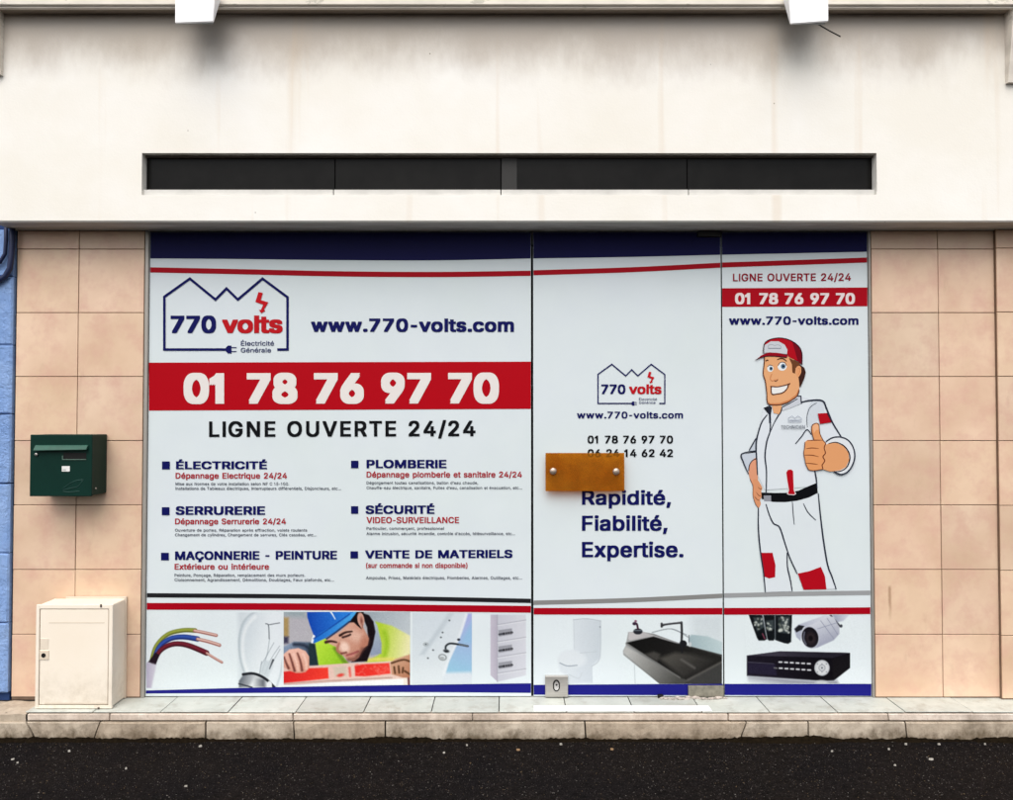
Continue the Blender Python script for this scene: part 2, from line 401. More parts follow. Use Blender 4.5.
v += [(hx0, YG, hz0), (hx1, YG, hz0), (hx1, YG, hz1), (hx0, YG, hz1)]
f += [(5, 6, n0+1, n0), (6, 10, n0+2, n0+1), (10, 9, n0+3, n0+2), (9, 5, n0, n0+3)]
n1 = len(v)                               # chamfer, ends
v += [(XL, YF+0.006, ZH), (XR, YF+0.006, ZH), (XR, 0.12, ZH), (XL, 0.12, ZH), (XL, 0.12, ZTOP), (XR, 0.12, ZTOP)]
f += [(0, 3, n1+1, n1), (0, n1, n1+3, n1+4, 12), (3, 15, n1+5, n1+2, n1+1), (12, n1+4, n1+5, 15), (0, 12, 8, 4), (3, 7, 11, 15)][:4]
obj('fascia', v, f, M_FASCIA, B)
obj('soffit', [(XL, YF+0.006, ZH), (XR, YF+0.006, ZH), (XR, 0.3, ZH), (XL, 0.3, ZH)], [(0, 1, 2, 3)], M_SOFFIT, B)
# slot window
sw = obj('slot_window', [(hx0-.02, YG+0.03, hz0-.02), (hx1+.02, YG+0.03, hz0-.02), (hx1+.02, YG+0.03, hz1+.02), (hx0-.02, YG+0.03, hz1+.02)], [(0, 1, 2, 3)], M_DARK, B)
px = [142, 335, 501, 687, 877]
for i in range(4):
    a = W(px[i], 175, YG-0.004)[0]+0.002; b = W(px[i+1], 175, YG-0.004)[0]-0.002
    if i == 0: a = hx0+0.001
    if i == 3: b = hx1-0.001
    bm = bmesh.new(); box(bm, a, b, YG-0.004+random.uniform(-.001, .001), YG+0.004, hz0, hz1-0.006, 0.0008); bmobj('pane', bm, M_SLOT, sw)
    zt = W(506, 189.6, YG-0.035)[2]
    bm = bmesh.new(); box(bm, a, b, YG-0.035, YG-0.025, hz0-0.004, zt, 0.001); bmobj('bottom_profile', bm, M_SLOTW, sw)
bm = bmesh.new(); box(bm, hx0, hx1, YG-0.018, YG+0.01, hz1-0.009, hz1-0.0005); bmobj('head_profile', bm, plain('brown_profile', (0.07, 0.055, 0.045), .6), sw)
a, b = W(501.5, 175, YG-0.01)[0], W(517, 175, YG-0.01)[0]
bm = bmesh.new(); box(bm, a, b, YG-0.009, YG-0.0055, zt+0.001, hz1-0.0095, 0.001); bmobj('post', bm, M_SLOTG, sw)
# canopy ledge with brackets
YC = YF-0.08; ZC = W(506, 4.5, YC)[2]
bm = bmesh.new(); box(bm, XL-0.2, XR+0.1, YC, 0.1, ZC, ZC+0.13, 0.003)
can = bmobj('canopy_ledge', bm, M_LEDGE, B)
obj('ledge_underside', [(XL-0.2, YC+0.031, ZC-0.002), (XR+0.1, YC+0.031, ZC-0.002), (XR+0.1, YF, ZC-0.002), (XL-0.2, YF, ZC-0.002)], [(0, 1, 2, 3)], m_sooty_shade(), can)
bm = bmesh.new(); box(bm, XL-0.2, XR+0.1, YC+0.012, YC+0.03, ZC-0.009, ZC-0.0004, 0.001); bmobj('drip_moulding', bm, M_LEDGE, can)
for sgn, xa in ((-1, W(3.5, 60, YF)[0]), (1, W(1005, 60, YF)[0])):
    zb = W(506, 84 if sgn > 0 else 76, YF)[2]; th = 0.05*sgn
    prof = [(YF+0.002, ZC-0.0005), (YF-0.065, ZC-0.0005), (YF-0.065, ZC-0.03), (YF-0.022, zb+0.01), (YF-0.02, zb), (YF+0.002, zb)]
    bm = bmesh.new(); prism(bm, [(xa, y, z) for y, z in prof], [(xa+th, y, z) for y, z in prof])
    bmobj('bracket', bm, M_LEDGE, B)
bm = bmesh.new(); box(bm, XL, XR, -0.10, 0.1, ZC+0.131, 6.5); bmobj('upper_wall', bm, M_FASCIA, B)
# dark shop interior behind the covered glass
it = [(-1.74, 0.03), (-1.74, 2.0), (1.76, 2.0), (1.76, 0.03)]
obj('interior', [(x, y, z) for z in (ZS-0.005, ZH+0.02) for x, y in it], [(0, 1, 5, 4), (1, 2, 6, 5), (2, 3, 7, 6), (0, 3, 2, 1), (4, 5, 6, 7)], M_DARK, B)
# tiled pillars
za, zb = W(77, 249, YT)[2], W(77, 634.5, YT)[2]; TS = (za-zb)/6
JT = 0.0035
def pillar(cols, yf, name='pillar'):
    x0, x1 = cols[0], cols[-1]
    bm = bmesh.new(); box(bm, x0+0.001, x1-0.001, yf+0.006, 0.28, ZS-0.01, ZH+0.02)
    p = bmobj(name, bm, M_GROUT, B)
    cache = {}
    rowz = [(za, ZH-0.001)] + [(za-TS*(k+1), za-TS*k) for k in range(6)] + [(ZS+0.004, zb)]
    for a, b in zip(cols[:-1], cols[1:]):
        for z0, z1 in rowz:
            key = (round(b-a, 4), round(z1-z0, 4))
            if key not in cache:
                bm = bmesh.new(); box(bm, 0, b-a-JT, 0, 0.012, 0, z1-z0-JT, 0.0012)
                t = bmobj('tile', bm, M_TILE, p); cache[key] = t
            else:
                t = cache[key].copy(); COL.objects.link(t)
            t.parent = p; t.location = (a+JT/2, yf+random.uniform(-0.0009, 0.0009), z0+JT/2)
            t.rotation_euler = (random.uniform(-.002, .002), random.uniform(-.0012, .0012), random.uniform(-.002, .002))
    return p
cl = [W(15, 400, YT)[0], W(77.3, 400, YT)[0], W(143, 400, YT)[0]]
cr = [W(872.6, 400, YT)[0], W(939.6, 400, YT)[0], W(997.8, 400, YT)[0]]
pillar(cl, YT); pillar(cr, YT)
xp = W(998.2, 400, YT-0.022)[0]
pillar([xp+0.31*q for q in range(9)], YT-0.022, 'pilaster')
# grey side profiles of the shop front
for a, b in ((cl[-1]+0.001, W(148.5, 400)[0]-0.001), (W(868.8, 400)[0]+0.001, cr[0]-0.001)):
    bm = bmesh.new(); box(bm, a, b, -0.012, 0.04, ZS, ZH-0.001, 0.002); bmobj('side_profile', bm, M_ALU, B)

# ------------------------------------------------------------------ neighbouring blue building
NB = empty('blue_building', (-3.5, 0, 0), 'light blue painted block wall at the left edge', 'building')
XN = cl[0]-0.006
bm = bmesh.new(); box(bm, -6.5, XN-0.004, -0.010, 0.28, 0.0, 3.36); box(bm, -6.5, XL-0.004, -0.010, 0.28, 3.361, 6.5)
bmobj('wall', bm, plain('blue_joint', (0.03, 0.06, 0.17), 0.9, 0.1, var=.3), NB)
jz = [W(8, y, -0.03)[2] for y in (280, 349, 416, 485, 555, 624, 697)]
hh = (jz[0]-jz[-1])/6; zz = jz[-1]-hh; row = 0
def blue_block(x0, x1, z0, z1):
    bm = bmesh.new(); nx, nz = 8, 6; gv = []
    for j in range(nz+1):
        r_ = []
        for i in range(nx+1):
            e = 0.007 if i in (0, nx) or j in (0, nz) else random.uniform(-0.0015, 0.0015)
            fx = (0, 0.02, 0.15, 0.35, 0.5, 0.65, 0.85, 0.98, 1)[i]; fz = (0, 0.02, 0.25, 0.5, 0.75, 0.98, 1)[j]
            r_.append(bm.verts.new((x0+(x1-x0)*fx, -0.034+e, z0+(z1-z0)*fz+random.uniform(-.002, .002))))
        gv.append(r_)
    for j in range(nz):
        for i in range(nx): bm.faces.new((gv[j][i], gv[j][i+1], gv[j+1][i+1], gv[j+1][i]))
    rim = gv[0]+[r_[-1] for r_ in gv[1:]]+gv[-1][-2::-1]+[r_[0] for r_ in gv[-2:0:-1]]
    bk = [bm.verts.new((v.co.x, -0.006, v.co.z)) for v in rim]; n = len(rim)
    for i in range(n): bm.faces.new((rim[i], bk[i], bk[(i+1) % n], rim[(i+1) % n]))
    bmesh.ops.recalc_face_normals(bm, faces=bm.faces[:])
    return bmobj('block', bm, M_BLUEW, NB)
zz = jz[-1]-hh+0.02
while zz < 2.25:
    x = XN-0.001; k = 0
    while x > -5.6:
        wd = 0.62 if (k or row % 2) else 0.36
        z1 = min(zz+hh-0.004, ZH-0.002)
        if z1-max(zz, ZS) > 0.03: blue_block(x-wd+0.006, x, max(zz, ZS+0.006), z1)
        x -= wd; k += 1
    zz += hh; row += 1
for off, r_, pts in ((0, 0.013, [(12.5, 222), (12.3, 240), (11.5, 255), (9.8, 268), (5.5, 276), (-2, 281), (-30, 285)]), (0, 0.009, [(6, 222), (6, 240), (5, 254), (0, 262), (-12, 266), (-30, 268)])):
    bm = bmesh.new(); tube(bm, [tuple(W(x, y, -0.050)) for x, y in pts], r_, 10); bmobj('cable', bm, M_CABLE, NB, True)

# ------------------------------------------------------------------ flat print tools
def catmull(pts, closed=True, n=6):
    P = np.asarray(pts, float); N = len(P); out = []
    rngi = range(N) if closed else range(N-1)
    for i in rngi:
        if closed: p0, p1, p2, p3 = P[i-1], P[i], P[(i+1) % N], P[(i+2) % N]
        else: p0, p1, p2, p3 = P[max(i-1, 0)], P[i], P[i+1], P[min(i+2, N-1)]
        for k in range(n):
            t = k/n
            out.append(0.5*((2*p1)+(-p0+p2)*t+(2*p0-5*p1+4*p2-p3)*t*t+(-p0+3*p1-3*p2+p3)*t**3))
    if not closed: out.append(P[-1])
    return np.array(out)
class Flat:
    """one flat printed mesh made of overlaid shapes, each a hair in front of the last"""
    def __init__(s, Y, dy=0.00008): s.v = []; s.f = []; s.mi = []; s.m = []; s.Y = Y; s.dy = dy; s.n = 0
    def mat(s, rgb):
        m = vinyl(rgb)
        if m not in s.m: s.m.append(m)
        return s.m.index(m)
    def add(s, pts, faces, rgb, bump=True):
        if bump: s.n += 1
        o = len(s.v); s.v += [tuple(p) for p in WP(pts, s.Y-s.dy*s.n)]
        s.f += [tuple(i+o for i in f) for f in faces]; s.mi += [s.mat(rgb)]*len(faces)
    def poly(s, pts, rgb, smooth=False, n=5):
        P = catmull(pts, True, n) if smooth else np.asarray(pts, float)
        tr = tessellate_polygon([[Vector((p[0], p[1], 0)) for p in P]]); fixed = []
        for t in tr:
            a, b, c = (P[i] for i in t)
            cr_ = (b[0]-a[0])*(c[1]-a[1])-(b[1]-a[1])*(c[0]-a[0])
            if abs(cr_) > 1e-9: fixed.append(t if cr_ < 0 else t[::-1])
        s.add(P, fixed, rgb)
    def ell(s, cx, cy, rx, ry, rgb, rot=0):
        a = np.linspace(0, 2*np.pi, 24, endpoint=False); c, q = math.cos(rot), math.sin(rot)
        s.poly(np.stack([cx+rx*np.cos(a)*c-ry*np.sin(a)*q, cy+rx*np.cos(a)*q+ry*np.sin(a)*c], 1), rgb)
    def stroke(s, pts, wd, rgb, smooth=True, taper=0.0, n=5, closed=False):
        P = catmull(pts, closed, n) if smooth else np.asarray(pts, float)
        if closed: P = np.vstack([P, P[:1]])
        N = len(P); seg = np.diff(P, axis=0); seg /= np.linalg.norm(seg, axis=1, keepdims=True)+1e-9
        L, Rr = [], []
        for i in range(N):
            a = seg[max(i-1, 0)]; b = seg[min(i, N-2)]
            if closed and i in (0, N-1): a, b = seg[-1], seg[0]
            na = np.array([-a[1], a[0]]); nb = np.array([-b[1], b[0]]); m = na+nb; m /= np.linalg.norm(m)+1e-9
            k = 1/max(0.35, float(m@na)); h = wd/2*k
            if taper: h *= 1-taper*abs(2*i/(N-1)-1)**2
            L.append(P[i]+m*h); Rr.append(P[i]-m*h)
        s.add(L+Rr, [(i, i+1, N+i+1, N+i) for i in range(N-1)], rgb)
    def build(s, name, parent): return obj(name, s.v, s.f, s.m, parent, s.mi)
_tc = {}
try:                                        # the sans face that ships inside Blender; the built-in one otherwise
    import os
    FONT = bpy.data.fonts.load(os.path.join(bpy.utils.system_resource('DATAFILES', path='fonts'), 'Inter.woff2'))
except Exception:
    FONT = None
ALT = {'I': '\u0399', 'l': '\u04c0'} if FONT else {}     # the face has plain upright forms for these
def _outline(ch):
    """closed contours of one glyph and the width of its own ink"""
    c = bpy.data.curves.new('t', 'FONT'); c.body = ch
    if FONT: c.font = FONT
    o = bpy.data.objects.new('t', c); COL.objects.link(o); dg = bpy.context.evaluated_depsgraph_get()
    oe = o.evaluated_get(dg); cu = oe.to_curve(dg); loops = []
    for sp in cu.splines:
        bp = sp.bezier_points; n = len(bp); L = []
        for i in range(n):
            p0, h0, h1, p1 = (np.array(q)[:2] for q in (bp[i].co, bp[i].handle_right, bp[(i+1) % n].handle_left, bp[(i+1) % n].co))
            d1 = p1-p0; ln = np.linalg.norm(d1)+1e-9
            flat = max(abs(d1[0]*(h0-p0)[1]-d1[1]*(h0-p0)[0]), abs(d1[0]*(h1-p0)[1]-d1[1]*(h1-p0)[0]))/ln < 0.002
            for t in ([0] if flat else (0, .25, .5, .75)): L.append((1-t)**3*p0+3*(1-t)**2*t*h0+3*(1-t)*t*t*h1+t**3*p1)
        L = [p for i, p in enumerate(L) if np.linalg.norm(p-L[i-1]) > 1e-4]
        if len(L) > 2: loops.append(np.array(L))
    oe.to_curve_clear(); bpy.data.objects.remove(o); bpy.data.curves.remove(c); return loops
_xs = {}
def _ext(body):
    if body not in _xs:
        L = _outline(body); x = np.concatenate([l[:, 0] for l in L]); _xs[body] = (x.min(), x.max())
    return _xs[body]
def glyph(ch):
    """(points, triangles, depth layer, advance) of one character"""
    if ch in _tc: return _tc[ch]
    hw = _ext('H'); hh_ = _ext('HH'); advH = (hh_[1]-hh_[0])-(hw[1]-hw[0])
    if ch == ' ':
        _tc[ch] = (np.zeros((0, 2)), [], [], 0.26*advH/0.53); return _tc[ch]
    if ch == '1' and FONT:
        L = [np.array([(0.145, 0), (0.212, 0), (0.212, .509), (0.158, .509), (0.125, .46), (0.04, .405), (0.04, .345), (0.145, .392)])]; adv = 0.372
    else:
        q = ALT.get(ch, ch); L = _outline(q); e = _ext('H'+q+'H'); adv = (e[1]-e[0])-(hw[1]-hw[0])-advH
    if ch == '-': L = [l*np.array([0.72, 1]) for l in L]; adv *= 0.74
    pts = [Vector(p) for l in L for p in l]; ed = []; n = 0
    for l in L: ed += [(n+i, n+(i+1) % len(l)) for i in range(len(l))]; n += len(l)
    r_ = delaunay_2d_cdt(pts, ed, [], 0, 1e-5); V = np.array([tuple(p) for p in r_[0]]); T_ = []
    for t in r_[2]:                          # keep what lies inside the outlines (non-zero winding, overlaps merged)
        t = list(t); a_, b_, c_ = V[t[0]], V[t[1]], V[t[2]]; m = (a_+b_+c_)/3; wn = 0
        for l in L:
            q = np.roll(l, -1, 0); side = (q[:, 0]-l[:, 0])*(m[1]-l[:, 1])-(q[:, 1]-l[:, 1])*(m[0]-l[:, 0])
            wn += int(np.sum((l[:, 1] <= m[1]) & (q[:, 1] > m[1]) & (side > 0)))-int(np.sum((l[:, 1] > m[1]) & (q[:, 1] <= m[1]) & (side < 0)))
        if wn:
            cr_ = (b_[0]-a_[0])*(c_[1]-a_[1])-(b_[1]-a_[1])*(c_[0]-a_[0])
            if abs(cr_) > 1e-10: T_.append(tuple(t if cr_ > 0 else t[::-1]))
    _tc[ch] = (V, T_, [0]*len(V), adv); return _tc[ch]
def text_mesh(body, space):
    V, T_, D_ = [], [], []; x = 0.0; n = 0
    for ch in body:
        v, t, d_, adv = glyph(ch)
        if len(v): V.append(v+np.array([x, 0])); T_ += [tuple(i+n for i in q) for q in t]; D_ += d_; n += len(v)
        x += adv*space
    return np.vstack(V), T_, np.array(D_)*0.00030
def bold(v, f, dp, off):
    """thicken flat glyphs: copies pushed out to all sides, each a hair deeper than the last"""
    if off <= 0: return v, f, dp
    dirs = [(0, 0), (1, 0), (-1, 0), (0, .72), (0, -.72), (1, .72), (1, -.72), (-1, .72), (-1, -.72)]
    V = np.vstack([v+np.array(q)*off for q in dirs]); n = len(v)
    return V, [tuple(i+k*n for i in t) for k in range(len(dirs)) for t in f], np.concatenate([dp+k*0.00003 for k in range(len(dirs))])
def text(parent, body, x0, x1, top, base, rgb, Y, off=0.02, space=1.0, tilt=0.0, label=None):
    v, f, dp = bold(*text_mesh(body, space), off); h = bold(*text_mesh('H', 1.0), off)[0]
    cap, lo = h[:, 1].max(), h[:, 1].min()
    sx = (x1-x0)/(v[:, 0].max()-v[:, 0].min()); sy = (base-top)/(cap-lo)
    x = x0+(v[:, 0]-v[:, 0].min())*sx; y = base-(v[:, 1]-lo)*sy+(x-x0)/(x1-x0)*tilt
    p = WP(np.stack([x, y], 1), Y); p[:, 1] += dp
    o = obj('lettering', p, f, vinyl(rgb), parent)
    if label: o['label'] = label
    return o
YFM, YBD, YPH, YLT = -0.0010, -0.0022, -0.0016, -0.0034
def band(parent, name, pts_top, pts_bot, rgb, Y=YBD):
    P = catmull(pts_top, False, 8); Q = catmull(pts_bot, False, 8); N = len(P)
    return obj(name, WP(np.vstack([P, Q]), Y), [(i, N+i, N+i+1, i+1) for i in range(N-1)], vinyl(rgb), parent)
def quad(parent, name, pts, rgb, Y=YBD): return obj(name, WP(pts, Y), [(0, 1, 2, 3)], vinyl(rgb), parent)
def glass_unit(name, label, cat, x0, x1, z1=None):
    zt = ZH-0.004 if z1 is None else z1
    e = empty(name, ((x0+x1)/2, 0.005, ZS), label, cat)
    bm = bmesh.new(); box(bm, x0, x1, 0.0, 0.012, ZS+0.002, zt, 0.001); bmobj('glass', bm, M_GLASS_EDGE, e)
    obj('vinyl_film', [(x0+.001, YFM, ZS+0.004), (x1-.001, YFM, ZS+0.004), (x1-.001, YFM, zt-.002), (x0+.001, YFM, zt-.002)], [(0, 1, 2, 3)], vinyl(FILM), e)
    return e
xw0, xw1 = W(148.5, 400)[0], W(531.2, 400)[0]
xd0, xd1 = W(533.1, 400)[0], W(721.6, 400)[0]
xr0, xr1 = W(722.5, 400)[0], W(868.8, 400)[0]
WL = glass_unit('shop_window', 'wide fixed shop window with red phone number band and list of services', 'window', xw0, xw1)
DR = glass_unit('glass_door', 'glass door covered in white film with amber plate and slogan', 'door', xd0, xd1)
WR = glass_unit('shop_window', 'narrow shop window with a printed cartoon worker giving thumbs up', 'window', xr0, xr1)
def pxl(X, y): 
    # photo x of a vertical world edge X at photo height y on the glass plane
    lo, hi = 0.0, 1013.0
    for _ in range(40):
        m = (lo+hi)/2
        if W(m, y)[0] < X: lo = m
        else: hi = m
    return lo
def clampx(X, y, s): return pxl(X, y)+s
# bands: (parent, left edge, right edge)
for par, a, b in ((WL, xw0, xw1), (DR, xd0, xd1), (WR, xr0, xr1)):
    l = lambda y: clampx(a, y, 0.4); r = lambda y: clampx(b, y, -0.4)
    if par is WL:
        tb = [(l(258), 258.3), (230, 258.8), (340, 260), (440, 260.2), (r(258), 258.3)]
        t1 = [(l(268), 267.2), (230, 268.8), (340, 271.2), (440, 271.8), (r(268), 270.6)]; t2 = [(x, y+5.2) for x, y in t1]
        k1 = [(l(594), 593.2), (300, 594.4), (420, 596.6), (r(594), 598.8)]; k2 = [(x, y+4.3) for x, y in k1]
        r1 = [(l(603), 603), (300, 603.4), (420, 604.8), (r(603), 606)]; r2 = [(x, y+6.8) for x, y in r1]
        b1 = [(l(690), 690.6), (260, 687.6), (400, 685.2), (r(690), 683.4)]; b2 = [(l(694), 693.6), (260, 693.0), (400, 692.2), (r(694), 693.0)]
        kc = (34, 34, 38)
    elif par is DR:
        tb = [(l(258), 258.3), (630, 256.8), (r(258), 254.6)]
        t1 = [(l(268), 270.2), (630, 267.2), (r(268), 262.6)]; t2 = [(x, y+5) for x, y in t1]
        k1 = [(l(594), 600.6), (630, 598), (r(594), 593.6)]; k2 = [(x, y+4.4) for x, y in k1]
        r1 = [(l(603), 608), (630, 608.1), (r(603), 608)]; r2 = [(x, y+6.6) for x, y in r1]
        b1 = [(l(690), 685), (630, 684.4), (r(690), 684)]; b2 = [(l(694), 694.8), (630, 695.2), (r(694), 695.4)]
        kc = (138, 138, 138)
    else:
        tb = [(l(258), 254.6), (800, 253), (r(258), 251.6)]
        t1 = [(l(268), 262.4), (800, 259.8), (r(268), 257.4)]; t2 = [(x, y+5) for x, y in t1]
        k1 = [(l(594), 593.4), (800, 591.6), (r(594), 590.6)]; k2 = [(x, y+4.4) for x, y in k1]
        r1 = [(l(603), 608), (800, 607.8), (r(603), 607.4)]; r2 = [(x, y+6.8) for x, y in r1]
        b1 = [(l(690), 684), (800, 684), (r(690), 684)]; b2 = [(l(694), 695.2), (800, 695.6), (r(694), 696)]
        kc = (158, 160, 164)
    ztop = ZH-0.007
    top = [(p[0], p[1]) for p in tb]
    P = catmull(top, False, 8); Wp = WP(P, YBD); N = len(P)
    Q = Wp.copy(); Q[:, 2] = ztop
    obj('blue_band', np.vstack([Q, Wp]), [(i, N+i, N+i+1, i+1) for i in range(N-1)], vinyl((14, 15, 72)), par)  # top band ink darkened to carry the shade under the soffit
    band(par, 'red_band', t1, t2, RED); band(par, 'thin_line', k1, k2, kc); band(par, 'red_band', r1, r2, RED); band(par, 'blue_band', b1, b2, BLUE)

def house_logo(parent, pts, plug, sw, bolt, rgb=NAVY, Y=YLT):
    f = Flat(Y)
    f.stroke(pts, sw, rgb, smooth=False)
    (x, y), r_ = plug
    f.poly([(x-r_*0.5, y-r_*0.5), (x, y-r_), (x+r_*0.9, y-r_), (x+r_*0.9, y+r_), (x, y+r_), (x-r_*0.5, y+r_*0.5)], rgb)
    f.stroke([(x+r_*0.9, y-r_*0.5), (x+r_*2.2, y-r_*0.5)], max(0.7, r_*0.22), rgb, False); f.stroke([(x+r_*0.9, y+r_*0.5), (x+r_*2.2, y+r_*0.5)], max(0.7, r_*0.22), rgb, False)
    f.poly(bolt, (200, 24, 34))
    return f.build('house_logo', parent)
def K(ox, oy, s): return lambda pts: [(ox+x/s, oy+y/s) for x, y in pts]
k = K(140, 230, 5.065)
house = [(695, 605), (747, 605), (747, 340), (620, 246), (495, 352), (438, 296), (382, 352), (252, 246), (123, 338), (123, 605), (440, 605)]
boltp = [(600, 314), (622, 318), (612, 355), (650, 366), (628, 403), (634, 409), (614, 422), (602, 404), (612, 404), (624, 378), (584, 364)]
house_logo(WL, k(house), (k([(445, 605)])[0], 3.9), 2.5, k(boltp))
def house_at(x0, x1, y0, y1):
    sx = (x1-x0)/(747-123); sy = (y1-y0)/(605-246)
    m = lambda P: [(x0+(x-123)*sx, y0+(y-246)*sy) for x, y in P]
    return m
m2 = house_at(598, 664.8, 364.2, 403.4); house_logo(DR, m2(house), (m2([(445, 605)])[0], 2.0), 1.25, m2(boltp))

# ------------------------------------------------------------------ lettering
T = lambda *a, **kw: text(WL, *a, YLT, **kw)
VR, DK = (192, 24, 34), (16, 18, 22)
T('770', 170.6, 216, 315.6, 333, NAVY, off=0.035); T('volts', 222, 282.6, 315.4, 333, VR, off=0.035)
T('Électricité', 240.8, 274, 341, 345.6, (60, 66, 110), off=0.012); T('Générale', 240.8, 271, 347.8, 352.4, (60, 66, 110), off=0.012)
T('www.770-volts.com', 311, 514, 318.4, 331.8, NAVY, off=0.033, space=1.06)
quad(WL, 'red_panel', [(clampx(xw0, 386, .3), 362.6), (clampx(xw0, 386, .3), 410.6), (clampx(xw1, 386, -.3), 408.9), (clampx(xw1, 386, -.3), 361.6)], (182, 5, 24))
T('01 78 76 97 70', 183.5, 499, 373.2, 403.8, (238, 232, 230), off=0.042, tilt=-0.4)
T('LIGNE OUVERTE 24/24', 209, 475.5, 421.4, 437, DK, off=0.024, space=1.16, tilt=-0.8)
SUB = (176, 40, 52); TINY = (66, 70, 88)
rows_l = [('ÉLECTRICITÉ', 176, 267, 461.3, 469.2, 'Dépannage Electrique 24/24', 175.5, 287, 472.8, 478.6, [('Mise aux Normes de votre installation selon NF C 15-100.', 289, 482.4, 485.3), ('Installations de Tableaux électriques, Interrupteurs différentiels, Disjoncteurs, etc...', 341, 487.0, 489.9)]),
          ('SERRURERIE', 175.5, 265, 506.3, 514.9, 'Dépannage Serrurerie 24/24', 175, 286, 518.5, 524.3, [('Ouverture de portes, Réparation après effraction, volets roulants', 307, 528.8, 531.6), ('Changement de cylindres, Changement de serrures, Clés cassées, etc...', 316.5, 533.5, 536.3)]),
          ('MAÇONNERIE - PEINTURE', 175, 337, 551.4, 560, 'Extérieure ou intérieure', 174.5, 269, 563.8, 569.6, [('Peinture, Ponçage, Réparation, remplacement des murs porteurs.', 305, 573.8, 576.7), ('Cloisonnement, Agrandissement, Démolitions, Doublages, Faux plafonds, etc...', 334, 578.5, 581.4)])]
rows_r = [('PLOMBERIE', 366.5, 446.5, 459.8, 468.2, 'Dépannage plomberie et sanitaire 24/24', 366.5, 522, 471.6, 477.4, [('Dégorgement toutes canalisations, ballon d’eau chaude,', 478, 481.4, 484.2), ('Chauffe-eau électrique, sanitaire, Fuites d’eau, canalisation et évacuation, etc...', 522, 486.4, 489.2)]),
          ('SÉCURITÉ', 365.5, 434.5, 505.5, 513.9, 'VIDEO-SURVEILLANCE', 366.5, 459, 517, 523.2, [('Particulier, commerçant, professionnel', 444, 527.0, 529.9), ('Alarme intrusion, sécurité incendie, contrôle d’accès, télésurveillance, etc...', 515, 532.2, 535.1)]),
          ('VENTE DE MATERIELS', 365, 512.5, 550.4, 558.6, '(sur commande si non disponible)', 366, 467.5, 563, 568, [('Ampoules, Prises, Matériels électriques, Plomberies, Alarmes, Outillages, etc...', 522, 576.4, 579.4)])]
for rows_ in (rows_l, rows_r):
    for hd, a, b, c, e, sb, sa, sb1, sc_, se, tiny in rows_:
        T(hd, a, b, c, e, NAVY, off=0.034, space=1.03, tilt=-0.6 if len(hd) > 16 else 0)
        T(sb, sa, sb1, sc_, se, SUB, off=0.021, space=1.03)
        for tx, x1, y0, y1 in tiny: T(tx, sa, x1, y0, y1, TINY, off=0.010, space=1.06)
for x0, x1, y0, y1 in ((162, 169.8, 461.4, 469.4), (161.8, 169.4, 507.2, 515.2), (161, 168.8, 552.8, 560.4), (351, 358.4, 460.7, 468.2), (351, 358.2, 506.2, 513.8), (350.4, 358, 551.3, 558.5)):
    quad(WL, 'bullet_square', [(x0, y0), (x0, y1), (x1, y1), (x1, y0)], NAVY, YLT)
T = lambda *a, **kw: text(DR, *a, YLT, **kw)
T('770', 601.2, 625.5, 384.4, 394, NAVY, off=0.03); T('volts', 629, 661.6, 384.2, 394, VR, off=0.03)
T('Électricité', 639, 657, 398, 400.4, (90, 95, 130), off=0.01); T('Générale', 639, 655.5, 401.4, 403.8, (90, 95, 130), off=0.01)
T('www.770-volts.com', 577, 683, 411.6, 418.4, NAVY, off=0.026, space=1.08)
T('01 78 76 97 70', 587.6, 673, 435.6, 443.4, DK, off=0.028, space=1.05); T('06 24 14 62 42', 587.6, 673, 449.2, 457, DK, off=0.028, space=1.05)
T('Rapidité,', 582, 671, 490.4, 504.8, NAVY, off=0.024, space=1.04); T('Fiabilité,', 582, 667.5, 515.7, 530.8, NAVY, off=0.024, space=1.04); T('Expertise.', 582, 683.5, 541.9, 557.3, NAVY, off=0.024, space=1.04)
T = lambda *a, **kw: text(WR, *a, YLT, **kw)
T('LIGNE OUVERTE 24/24', 733, 851, 273.6, 281.2, (150, 26, 48), off=0.018, space=1.06, tilt=-0.5)
quad(WR, 'red_panel', [(clampx(xr0, 297, .3), 288.2), (clampx(xr0, 297, .3), 306.8), (clampx(xr1, 297, -.3), 306.2), (clampx(xr1, 297, -.3), 287.4)], (174, 6, 28))
T('01 78 76 97 70', 735, 855, 293, 304.2, (240, 226, 228), off=0.036)
T('www.770-volts.com', 729, 858.5, 316.4, 324.6, NAVY, off=0.03, space=1.06)

